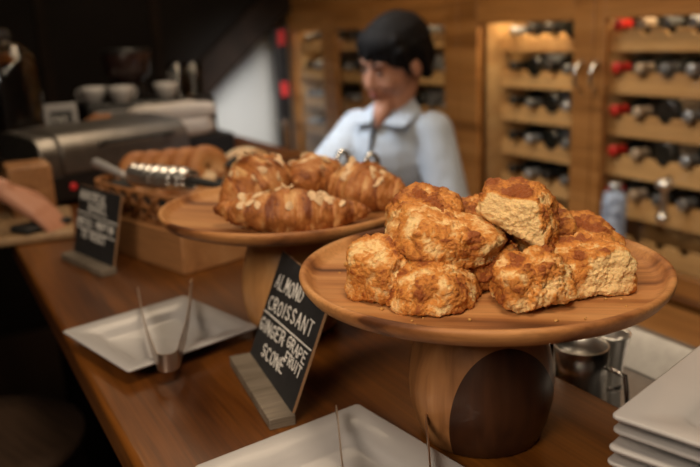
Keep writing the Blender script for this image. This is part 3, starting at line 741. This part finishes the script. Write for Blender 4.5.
bm = B(); prism(bm, [(.075, -.008, -.002), (.13, -.006, -.002), (.135, .008, -.002), (.075, .008, -.002)], (0, 0, .0014)); link('blade', bm, M['chrome'], kn, smooth=False)
bt = empty('black_tongs', (.515, 1.41, T + .134), along((.50, 1.4137), (.575, 1.4895)), 'slim black tongs resting on the floured rolls', 'tongs')
for s in (-1, 1):
    bm = B(); tube(bm, [(-.03, 0, 0), (.01, .010 * s, .002), (.06, .014 * s, .003), (.105, .006 * s, .001)], [.003, .0045, .0055, .005], 8); link('arm', bm, M['rubber'], bt)

# ------------------------------------------------------------------ roll-top toaster
ta = math.atan2(.135, .40)
tw = empty('bread_toaster', (.226, 1.86, T), ta, 'large stainless steel toaster with rounded lid behind the basket', 'toaster')
prof = [(0, .075), (.0, .125), (.006, .142), (.02, .158), (.04, .166), (.08, .171), (.18, .176), (.21, .172), (.22, .15), (.22, .075)]
bm = B(); prism(bm, [(.05, y, z) for y, z in prof], (.36, 0, 0)); link('lid', bm, M['dsteel'], tw, bev=.004)
bm = B(); prism(bm, [(.0, y + .004 if y < .1 else y - .004, z - .003) for y, z in prof], (.05, 0, 0)); link('end_cap', bm, M['dsteel'], tw, bev=.004)
bm = B(); box(bm, (.0, .006, .012), (.41, .214, .075)); link('base', bm, M['black'], tw, bev=.006)
for x in (.03, .38):
    for y in (.03, .19):
        bm = B(); lathe(bm, [(0, 0), (.012, 0), (.012, .013), (0, .013)], 16, M4=Matrix.Translation((x, y, 0))); link('foot', bm, M['rubber'], tw)
bm = B(); tube(bm, [(.15, 0, .135), (.15, -.03, .142), (.17, -.036, .143), (.32, -.036, .143), (.34, -.03, .142), (.34, 0, .135)], .005, 10); link('handle', bm, M['rubber'], tw)
bm = B(); lathe(bm, [(0, 0), (.009, 0), (.008, .003), (0, .004)], 20, M4=Matrix.Translation((.070, .0055, .045)) @ Matrix.Rotation(PI / 2, 4, 'X')); link('red_indicator', bm, M['led'], tw)
# towels and brown bag on machine front
mc = empty('coffee_machine', (.66, 2.62, T), 0, 'low black coffee machine with a cup shelf on the back counter', 'coffee machine')
bm = B(); box(bm, (-.20, -.10, .0), (.22, .14, .18)); link('body', bm, M['black'], mc, bev=.008)
bm = B(); box(bm, (-.20, -.26, .0), (.22, -.10, .07)); link('drip_tray', bm, M['black'], mc, bev=.006)
bm = B(); box(bm, (-.18, -.11, .11), (.20, -.10, .16)); link('front_plate', bm, M['steel'], mc, bev=.002)
for x in (-.08, .10):
    bm = B(); lathe(bm, [(0, .085), (.025, .085), (.027, .11), (0, .11)], 20, M4=Matrix.Translation((x, -.13, 0))); caps(bm, (x, -.13, .096), .008, (x, -.20, .092), .010); link('brew_head', bm, M['steel'], mc)
# towels: folded pile
for k, (x, y, z, sx, sy, sz, lab) in enumerate(((.70, 2.42, .070, .125, .07, .030, 'folded white towel at the bottom of the pile by the coffee machine'), (.70, 2.425, .128, .135, .068, .026, 'rumpled white towel on top of the pile by the coffee machine'))):
    bm = B(); bmesh.ops.create_icosphere(bm, subdivisions=5, radius=1)
    for v in bm.verts:
        c = v.co.copy(); q = V([math.copysign(abs(a) ** .5, a) for a in c]); n = noise.noise(c * 2.2 + V((k * 4, 0, 0))); fold = .5 + .5 * math.sin(q.z * 9 + 2 * noise.noise(V((c.x * 1.5, c.y, k))))
        v.co = V((q.x * sx * (1 + .08 * n - .03 * fold), q.y * sy * (1 - .04 * fold), q.z * sz * (1 + .35 * n if q.z > 0 else 1)))
    e = link('folded_towel', bm, M['cloth'], loc=(x, y, T + z + (sz if k == 0 else .02))); tag(e, lab, 'towel', 'white towels by the coffee machine')
# grinder hopper, cups and glasses on the machine
gr = empty('coffee_grinder', (.63, 2.66, T + .18), 0, 'dark coffee grinder with a tinted bean hopper on the machine', 'coffee grinder')
bm = B(); lathe(bm, [(0, 0), (.055, 0), (.058, .01), (.05, .05), (0, .05)], 32); link('body', bm, M['black'], gr, smooth='auto')
bm = B(); lathe(bm, [(.035, .05), (.072, .085), (.078, .15), (.076, .155), (.07, .15), (0, .15)], 32); link('hopper', bm, M['hopper'], gr)
bm = B(); lathe(bm, [(0, .152), (.079, .152), (.079, .163), (.02, .168), (0, .168)], 32); link('lid', bm, M['black'], gr)
def cup(x, y, z, lab, tilt=0):
    e = empty('coffee_cup', (x, y, z), tilt, lab, 'cup', 'white cups on the coffee machine')
    bm = B(); lathe(bm, [(0, 0), (.022, 0), (.025, .003), (.036, .03), (.040, .052), (.038, .052), (.034, .031), (.022, .006), (0, .006)], 28); link('bowl', bm, M['china'], e)
    bm = B(); tube(bm, [(.034, 0, .044), (.052, 0, .042), (.056, 0, .028), (.046, 0, .014), (.030, 0, .014)], .004, 8); link('handle', bm, M['china'], e)
cup(.50, 2.60, T + .18, 'white coffee cup at the left end of the coffee machine', 2.6); cup(.575, 2.545, T + .18, 'white coffee cup just right of the leftmost cup', .3); cup(.73, 2.57, T + .18, 'white coffee cup beside the drinking glasses', .6)
for k, (x, y, lab) in enumerate(((.775, 2.58, 'clear drinking glass beside the dark bean hopper'), (.835, 2.60, 'clear drinking glass at the right end of the coffee machine'))):
    bm = B(); lathe(bm, [(0, 0), (.026, 0), (.028, .003), (.033, .11), (.031, .11), (.026, .008), (0, .008)], 28)
    e = link('drinking_glass', bm, M['glass'], loc=(x, y, T + .18)); tag(e, lab, 'glass', 'glasses on the coffee machine')
# brown paper bag seen above the toaster
bm = B(); bmesh.ops.create_icosphere(bm, subdivisions=4, radius=1)
for v in bm.verts: c = v.co.copy(); v.co = V((c.x * .06, c.y * .03, c.z * .045)) * (1 + .2 * noise.noise(c * 2))
e = link('bread_bun', bm, M['brownp'], loc=(.50, 2.37, T + .195 - .06)); tag(e, 'round brown bun behind the toaster lid', 'bun'); e.location = (.47, 2.42, T + .115)
bm = B(); box(bm, (.40, 2.36, T), (.56, 2.46, T + .078)); e = link('black_box', bm, M['black'], bev=.004); tag(e, 'small black box under the brown bun behind toaster', 'box')
# framed sign
fs = empty('framed_notice', (.335, 2.22, T), R_(-6), 'small white framed notice standing behind the toaster', 'sign')
bm = B(); box(bm, (-.042, 0, 0), (.042, .008, .215)); o = link('frame', bm, M['china'], fs, bev=.002)
bm = B(); box(bm, (-.028, -.002, .115), (.028, .0, .195)); link('dark_card', bm, M['slate'], fs, smooth=False)
bm = B(); rnd = random.Random(3)
letters(bm, 'PAY', -.021, .166, .016, .010, .0035, 0, .003, rnd); letters(bm, 'HERE', -.022, .138, .014, .0085, .003, 0, .0025, rnd)
o = link('lettering', bm, M['chalk'], fs, smooth=False, rot=(PI / 2, 0, 0), loc=(0, -.002, 0))
bm = B(); prism(bm, [(-.01, .008, .0), (-.01, .07, 0), (-.01, .008, .14)], (.02, 0, 0)); link('easel_back', bm, M['rubber'], fs, smooth=False)
# glass cake dome at the far left
gd = empty('glass_dome', (.235, 2.33, T), 0, 'tall clear glass dome at the far left of the bar', 'cake dome')
bm = B(); lathe(bm, [(.075, .01), (.075, .30), (.068, .345), (.04, .375), (0, .385), (0, .382), (.038, .372), (.065, .343), (.072, .30), (.072, .01)], 40); link('cloche', bm, M['glass'], gd)
bm = B(); ell(bm, (0, 0, .40), (.014, .014, .018), sub=3); link('knob', bm, M['glass'], gd)
bm = B(); lathe(bm, [(0, 0), (.09, 0), (.095, .006), (.09, .01), (0, .01)], 48); link('tray', bm, M['boardw'], gd)
# wooden block, cutting board, black phone
bm = B(); box(bm, (-.045, -.05, 0), (.045, .05, .125)); e = link('wooden_block', bm, M['crate'], loc=(.185, 1.80, T), bev=.006); tag(e, 'brown wooden block standing behind the hand at left', 'block')
cbrd = empty('cutting_board', (.165, 1.70, T), R_(-8), 'pale wooden cutting board under the reaching hand', 'cutting board')
bm = B(); box(bm, (-.075, -.14, 0), (.085, .12, .018)); link('board', bm, M['boardw'], cbrd, bev=.006)
bm = B(); box(bm, (-.028, -.055, 0), (.028, .055, .014)); e = link('black_gadget', bm, M['rubber'], loc=(.178, 1.61, T + .0185), bev=.006, seg=3); e.rotation_euler = (0, 0, R_(-60)); tag(e, 'small black object lying under the hand on cutting board', 'gadget')

# ------------------------------------------------------------------ jiggers, mixing cup etc in the underbar tray
def vessel(name, loc, prof, label, cat, m='satin', group=None):
    e = empty(name, loc, 0, label, cat, group); bm = B(); lathe(bm, prof, 48); link('vessel', bm, M[m], e); return e
zt_ = .945
e = vessel('mixing_cup', (.603, .578, zt_), [(0, 0), (.030, 0), (.032, .003), (.0285, .06), (.028, .10), (.030, .13), (.0285, .130), (.0265, .10), (.0265, .01), (0, .01)], 'wide polished steel cup standing behind the front stand', 'cup')
bm = B(); tube(bm, [(.028, -.0, .11), (.05, -.0, .105), (.055, 0, .07), (.046, 0, .04), (.029, 0, .035)], .003, 8); o = link('handle', bm, M['chrome'], e); o.rotation_euler = (0, 0, -1.2)
e = vessel('jigger', (.662, .588, zt_), [(0, 0), (.016, 0), (.018, .002), (.014, .03), (.0125, .06), (.0145, .09), (.0200, .124), (.0215, .127), (.0185, .125), (.012, .09), (.010, .062), (0, .06)], 'tall flared steel jigger right of the wide steel cup', 'jigger')
bm = B(); lathe(bm, [(.0128, .056), (.0145, .058), (.0145, .062), (.0128, .064)], 32); link('waist_ring', bm, M['chrome'], e)
bm = B(); lathe(bm, [(0, 0), (.022, 0), (.024, .004), (.028, .125), (.026, .125), (.022, .01), (0, .01)], 28); e = link('drinking_glass', bm, glass('green_glass', (.55, .85, .70)), loc=(.592, .648, zt_)); tag(e, 'green tinted glass left of the wide steel cup', 'glass')
for k, (x, y, lab) in enumerate(((.63, .52, 'small clear jar with dark lid beside the jigger'), (.70, .54, 'small clear jar with dark lid near the stacked plates'))):
    e = empty('spice_jar', (x, y, zt_), 0, lab, 'jar', 'small jars in the underbar tray')
    bm = B(); lathe(bm, [(0, 0), (.018, 0), (.02, .003), (.02, .045), (.014, .055), (0, .055)], 24); link('jar', bm, M['glass'], e)
    bm = B(); lathe(bm, [(0, .055), (.015, .055), (.015, .068), (.013, .07), (0, .07)], 24); link('lid', bm, M['black'], e)
# taps behind the croissants
for k, (x, y, z, lab) in enumerate(((.598, 1.144, 1.228, 'slim chrome tap spout seen left behind the croissants'), (.640, 1.118, 1.222, 'slim chrome tap spout seen right behind the croissants'))):
    e = empty('bar_tap', (x + .03, y, zt_), 0, lab, 'tap', 'chrome taps behind the croissants')
    h = z - zt_
    bm = B(); lathe(bm, [(0, 0), (.014, 0), (.014, .008), (.006, .012), (.006, .03), (0, .03)], 20); link('base_flange', bm, M['chrome'], e)
    bm = B(); tube(bm, [(0, 0, .0), (0, 0, h * .55), (0, 0, h - .02)] + [(-.012 + .012 * math.cos(a), 0, h - .02 + .018 * math.sin(a)) for a in (.5, 1.1, 1.57, 2.1, 2.7, 3.14)] + [(-.024, 0, h - .05)], .0045, 12); link('spout', bm, M['chrome'], e)
e = empty('corkscrew', (1.825, 1.445, .98), 0, 'chrome corkscrew hanging on the glass door before the right racks', 'corkscrew')
bm = B(); tube(bm, [(.012, 0, 0), (0, 0, .004), (-.012, 0, 0), (-.016, 0, -.012)], .003, 8); link('hook', bm, M['black'], e)
bm = B(); lathe(bm, [(0, -.10), (.009, -.10), (.009, -.03), (.024, -.025), (.024, -.008), (.010, 0), (0, .0)], 20, M4=Matrix.Translation((-.015, 0, 0))); link('body', bm, M['satin'], e)
bm = B(); ell(bm, (-.015, 0, -.115), (.019, .019, .019), sub=3); link('ball_knob', bm, M['chrome'], e)

# ------------------------------------------------------------------ people
def hand(bm, wr, d, nrm, side, s=1., curl=.5, finger=True):
    """wr wrist, d direction, nrm back-of-hand normal, side +1/-1 thumb side"""
    d = V(d).normalized(); n = V(nrm); n = (n - d * n.dot(d)).normalized(); t = d.cross(n) * side
    wr = V(wr); pal = wr + d * .085 * s
    for q in (-.026, -.009, .009, .026): caps(bm, wr + t * q * .6 * s + d * .012, .013 * s, pal + t * q * s, .0115 * s, 10)
    for q, L in ((.027, .070), (.009, .078), (-.009, .072), (-.026, .056)):
        p = pal + t * q * s; a = d; ang = 0
        for f, r in ((.45, .0092), (.32, .0082), (.23, .0072)):
            ang += curl * .55; dd = d * math.cos(ang) - n * math.sin(ang) + t * q * 2.2
            p2 = p + dd.normalized() * L * f * s; caps(bm, p, r * s, p2, (r - .0008) * s, 10); p = p2
    p = wr + d * .02 * s + t * .022 * s; dd = (d * .65 + t * .75 - n * .15).normalized(); p2 = p + dd * .045 * s; caps(bm, p, .013 * s, p2, .0105 * s, 10)
    dd = (d * .95 + t * .2 - n * .3).normalized(); p3 = p2 + dd * .03 * s; caps(bm, p2, .0105 * s, p3, .009 * s, 10); caps(bm, p3, .009 * s, p3 + dd * .018 * s, .0075 * s, 10)
def person(name, label, J, headrot, hc, shirt_arms=True, male=False, hands=((.5, 1), (.5, 1)), top='shirt'):
    e = empty(name, (*cam(J['pel'][0], J['pel'][1], 0)[:2], 0), -YAW, label, 'person')
    org = V((J['pel'][0], J['pel'][1], 0)); j = {k: V(v) - org for k, v in J.items()}
    Hm = Euler([math.radians(a) for a in headrot]).to_matrix(); hc = V(hc) - org
    def H(x, y, z): return hc + Hm @ V((x, y, z))            # head local : -y = face
    bm = B()
    ell(bm, H(0, .012, .028), (.073, .090, .080), Hm); ell(bm, H(0, -.022, -.030), (.058, .064, .070), Hm); ell(bm, H(0, -.045, -.085), (.030, .030, .024), Hm)
    ell(bm, H(.033, -.062, -.032), (.022, .018, .022), Hm); ell(bm, H(-.033, -.062, -.032), (.022, .018, .022), Hm)
    caps(bm, H(0, -.080, .008), .007, H(0, -.100, -.030), .010); ell(bm, H(.010, -.092, -.034), (.008, .009, .006), Hm); ell(bm, H(-.010, -.092, -.034), (.008, .009, .006), Hm)
    ell(bm, H(0, -.072, .024), (.046, .010, .012), Hm)
    ell(bm, H(0, -.083, -.060), (.021, .009, .009), Hm)
    for s in (-1, 1): ell(bm, H(.074 * s, .012, -.012), (.008, .018, .030), Hm)
    caps(bm, H(0, .020, -.055), .050, j['neck'], .052); caps(bm, j['neck'], .052, j['chest'] + V((0, 0, .08)), .07)
    caps(bm, j['shL'], .045, j['shR'], .045); caps(bm, j['chest'], .115, j['pel'] + V((0, 0, .10)), .105)
    caps(bm, j['pel'] - V((0, 0, .0)), .12, j['pel'] + V((0, 0, .08)), .115)
    for s in 'LR':
        caps(bm, j['sh' + s], .046, j['el' + s], .036); caps(bm, j['el' + s], .036, j['wr' + s], .023)
        caps(bm, j['hip' + s], .082, j['kn' + s], .055); caps(bm, j['kn' + s], .052, j['an' + s], .036); caps(bm, j['an' + s] - V((0, 0, .03)), .034, j['an' + s] + V((0, -.14, -.05)), .028)
        hd = hands[0 if s == 'L' else 1]; d = j['hd' + s] - j['wr' + s]
        hand(bm, j['wr' + s], d, (0, -.1, 1) if not len(hd) > 2 else hd[2], hd[1], 1., hd[0])
    body = link('body', bm, M['skin'], e); remesh(body, .0052, 3)
    # face details
    for s in (-1, 1):
        bm = B(); ell(bm, H(.031 * s, -.0795, .004), (.012, .0045, .0035), Hm, 2); link('eye', bm, M['eye'], e)
        bm = B(); caps(bm, H(.016 * s, -.088, .024), .0030, H(.045 * s, -.078, .026), .0020, 8); link('eyebrow', bm, M['hair'], e)
    bm = B(); ell(bm, H(0, -.088, -.0565), (.020, .006, .0045), Hm, 2); ell(bm, H(0, -.088, -.064), (.016, .006, .0045), Hm, 2); link('lips', bm, M['lips'], e)
    # hair
    bm = B(); ell(bm, H(0, .022, .042), (.085, .100, .082), Hm, 4); ell(bm, H(0, .06, .0), (.078, .065, .075), Hm, 4)
    ell(bm, H(0, -.014, .060), (.077, .066, .048), Hm, 4)
    rh = random.Random(8)
    for k in range(46):
        a = rh.uniform(0, 2 * PI); P = []
        if abs(((a + PI / 2 + PI) % (2 * PI)) - PI) < .5: continue
        for e0 in (1.25, .75, .25, -.2):
            P.append(H(.084 * math.cos(a + .2 * (1.25 - e0)) * math.cos(e0), .022 + .097 * math.sin(a + .2 * (1.25 - e0)) * math.cos(e0), .034 + .084 * math.sin(e0)))
        for q in range(3): caps(bm, P[q], .008, P[q + 1], .006 if q < 2 else .004, 8)
    for k in range(9):
        x = -.060 + .015 * k; caps(bm, H(x, -.060 + abs(x) * .45, .075), .016, H(x * 1.12, -.086 + abs(x) * .55, .032 + .010 * math.sin(k * 2.1) + abs(x) * .02), .007, 10)
    for s in (-1, 1): caps(bm, H(.075 * s, -.035, .05), .016, H(.079 * s, -.022, -.012), .008, 10); caps(bm, H(.072 * s, .03, .03), .022, H(.068 * s, .05, -.045), .016, 10)
    hr = link('hair', bm, M['hair'], e); remesh(hr, .004, 2)
    # shirt
    bm = B(); ch = j['chest']
    caps(bm, j['shL'] - V((0, 0, .004)), .056, j['shR'] - V((0, 0, .004)), .056); caps(bm, ch - V((0, 0, .0)), .132, j['pel'] + V((0, 0, .10)), .128); caps(bm, j['neck'] + V((0, .012, -.035)), .062, ch + V((0, 0, .05)), .10)
    for s in 'LR':
        caps(bm, j['sh' + s], .058, j['sh' + s].lerp(j['el' + s], .95), .054)
    fwd = (j['shL'] - j['shR']).cross(V((0, 0, 1))).normalized()
    if fwd.y > 0: fwd = -fwd
    sh = link('shirt', bm, M[top], e); remesh(sh, .006, 4)
    if top == 'shirt':
        nb = j['neck']; rt = (j['shR'] - j['shL']).normalized()
        # open neckline wedge of skin, dark placket and a spread collar
        c0 = nb + fwd * .066 + V((0, 0, -.040))
        for s in (-1, 1):
            a = nb + rt * .052 * s + V((0, 0, .005)) - fwd * .02; b_ = nb + rt * .020 * s + fwd * .085 + V((0, 0, -.055)); c_ = nb + rt * .082 * s + fwd * .080 + V((0, 0, -.062)); d_ = nb + rt * .088 * s - fwd * .0 + V((0, 0, -.028))
            bm = B(); prism(bm, [a, b_, c_, d_], (fwd + V((0, 0, .5))) * .006); link('collar', bm, M['shirt'], e, bev=.002)
        bm = B(); p0 = nb + fwd * .070 + V((0, 0, -.02)); p1 = j['chest'] + fwd * .128 + V((0, 0, -.02)); 
        tube(bm, [p0 + rt * .012, p0.lerp(p1, .5) + fwd * .012, p1, p1 + fwd * .004 + V((0, 0, -.12))], [.009, .006, .003, .002], 10); link('neckline_gap', bm, M['skin'] if False else M['trouser'], e)
        bm = B(); tube(bm, [nb + fwd * .045 + V((0, 0, -.005)), nb + fwd * .070 + V((0, 0, -.035)), nb + fwd * .088 + V((0, 0, -.065))], [.030, .020, .005], 12); link('open_neck', bm, M['skin'], e)
    bm = B()
    caps(bm, j['pel'] - V((0, 0, .01)), .134, j['pel'] + V((0, 0, .04)), .132)
    for s in 'LR': caps(bm, j['hip' + s], .094, j['kn' + s], .066); caps(bm, j['kn' + s], .066, j['an' + s] + V((0, 0, .02)), .055)
    tr = link('trousers', bm, M['trouser'], e); remesh(tr, .010, 3)
    for s in 'LR':
        bm = B(); caps(bm, j['an' + s] - V((0, 0, .035)), .044, j['an' + s] + V((0, -.15, -.05)), .036); sh_ = link('shoe', bm, M['black'], e)
    return e
# woman behind the bar (camera-aligned frame: x right, y away)
Jw = dict(pel=(.165, 2.24, .80), chest=(.132, 2.15, 1.08), neck=(.135, 2.12, 1.235), shL=(.232, 2.06, 1.150), shR=(.038, 2.20, 1.150),
          elL=(.275, 1.97, .93), wrL=(.14, 1.80, .95), hdL=(.05, 1.76, .95), elR=(-.062, 2.06, 1.055), wrR=(-.21, 1.90, 1.045), hdR=(-.29, 1.84, 1.02),
          hipL=(.25, 2.22, .76), hipR=(.09, 2.28, .76), knL=(.26, 2.20, .43), knR=(.09, 2.26, .43), anL=(.26, 2.24, .085), anR=(.09, 2.30, .085))
person('person', 'dark-haired woman in a pale blue checked shirt working behind the bar', Jw, (20, 8, -50), (.135, 2.10, 1.340), hands=((.5, 1), (.5, -1)))
# customer whose hand reaches in from the left
Jm = dict(pel=(-1.12, 1.36, .92), chest=(-1.08, 1.38, 1.20), neck=(-1.06, 1.38, 1.42), shL=(-1.22, 1.50, 1.36), shR=(-.92, 1.27, 1.36),
          elL=(-1.30, 1.45, 1.08), wrL=(-1.18, 1.28, .98), hdL=(-1.10, 1.22, .95), elR=(-.92, 1.42, 1.17), wrR=(-.685, 1.50, 1.150), hdR=(-.60, 1.495, 1.095),
          hipL=(-1.2, 1.42, .86), hipR=(-1.05, 1.32, .86), knL=(-1.2, 1.42, .48), knR=(-1.05, 1.30, .48), anL=(-1.2, 1.44, .085), anR=(-1.05, 1.32, .085))
person('person', 'person mostly out of frame, bare arm reaching in over the cutting board', Jm, (10, 0, 60), (-1.04, 1.38, 1.56), hands=((.5, 1), (.35, -1)), top='trouser')

# ------------------------------------------------------------------ bar stools on the customer side
def stool(x, y, lab):
    e = empty('bar_stool', (x, y, 0), .3, lab, 'stool', 'bar stools in front of the bar')
    bm = B(); lathe(bm, [(0, .715), (.15, .715), (.175, .725), (.182, .74), (.175, .752), (.12, .746), (0, .744)], 48); link('seat', bm, M['stoolw'], e)
    for k in range(4):
        a = PI / 4 + k * PI / 2; bm = B(); tube(bm, [(.11 * math.cos(a), .11 * math.sin(a), .72), (.19 * math.cos(a), .19 * math.sin(a), 0)], [.016, .014], 12); link('leg', bm, M['dkwood'], e)
    bm = B(); tube(bm, [(.163 * math.cos(2 * PI * k / 32), .163 * math.sin(2 * PI * k / 32), .25) for k in range(32)], .008, 8, True); link('foot_ring', bm, M['steel'], e)
stool(.0, 1.40, 'round wooden bar stool in the dark beside the counter edge')

# ------------------------------------------------------------------ lights
def area(name, loc, target, size, power, col, sy=None, spread=180):
    l = bpy.data.lights.new(name, 'AREA'); l.energy = power; l.color = col; l.size = size; l.spread = math.radians(spread)
    if sy: l.shape = 'RECTANGLE'; l.size_y = sy
    o = bpy.data.objects.new(name, l); C.objects.link(o); o.location = loc
    o.rotation_euler = (V(target) - V(loc)).to_track_quat('-Z', 'Y').to_euler(); return o
W1 = (1, .78, .55); W2 = (1, .66, .36)
area('key_light', (.25, .15, 2.45), (.42, .60, 1.2), .30, 11, W1)  # added overhead key for the counter and scones, no fixture modelled
area('key_light', (-.75, -.15, 2.05), (.35, .55, 1.15), .6, 4.5, (1, .80, .60), None, 90)  # unseen source added at the customer side to brighten the pedestals
area('aisle_fill', (.95, 1.9, 2.62), (1.70, 2.1, 1.0), 2.0, 22, (1, .76, .50), .5)  # added fill that lights the rack fronts and cabinet doors
area('shirt_fill', (.62, 1.95, 1.85), (1.10, 1.85, 1.05), .4, 2.6, (.84, .92, 1.0), None, 90)  # cool fill added to lift the woman's shirt
area('bar_light', (.55, 1.75, 2.5), (.45, 1.5, 1.1), .5, 2, W1)
area('wall_fill', (1.45, 3.2, 1.6), (1.64, 4.3, .85), .3, 1.5, (1.0, .97, .93), None, 55)  # narrow fill added to brighten the white back wall
for y, pw, sz in ((2.06, 2.4, .4), (2.75, .8, .36), (3.70, .8, .26), (1.46, .9, .4)):
    o = area('cabinet_strip_light', (XC + .06, y, 1.505), (XC + .06, y, .9), .03, pw, (1, .72, .42), sz); o.rotation_euler = (0, 0, 0)
w = bpy.data.worlds.new('world'); bpy.context.scene.world = w; w.use_nodes = True
w.node_tree.nodes['Background'].inputs[0].default_value = (1, .8, .62, 1); w.node_tree.nodes['Background'].inputs[1].default_value = .02

# ------------------------------------------------------------------ camera
p, r = math.radians(14.8), math.radians(-2.5)
fw = V((0, math.cos(p), -math.sin(p))); rt = V((1, 0, 0)); up = V((0, math.sin(p), math.cos(p)))
c, s = math.cos(r), math.sin(r); rt, up = rt * c + up * s, -rt * s + up * c
Rz = Matrix.Rotation(-YAW, 3, 'Z'); fw, rt, up = Rz @ fw, Rz @ rt, Rz @ up
cd = bpy.data.cameras.new('camera'); co = bpy.data.objects.new('camera', cd); C.objects.link(co)
m = Matrix((rt, up, -fw)).transposed().to_4x4(); m.translation = (0, 0, 1.425); co.matrix_world = m
cd.sensor_width = 36; cd.lens = 770 / 700 * 36; cd.clip_start = .02
cd.dof.use_dof = True; cd.dof.focus_distance = .63; cd.dof.aperture_fstop = 4.6
sc = bpy.context.scene; sc.camera = co
sc.view_settings.view_transform = 'Standard'; sc.view_settings.look = 'None'; sc.view_settings.gamma = 1; sc.view_settings.exposure = 0
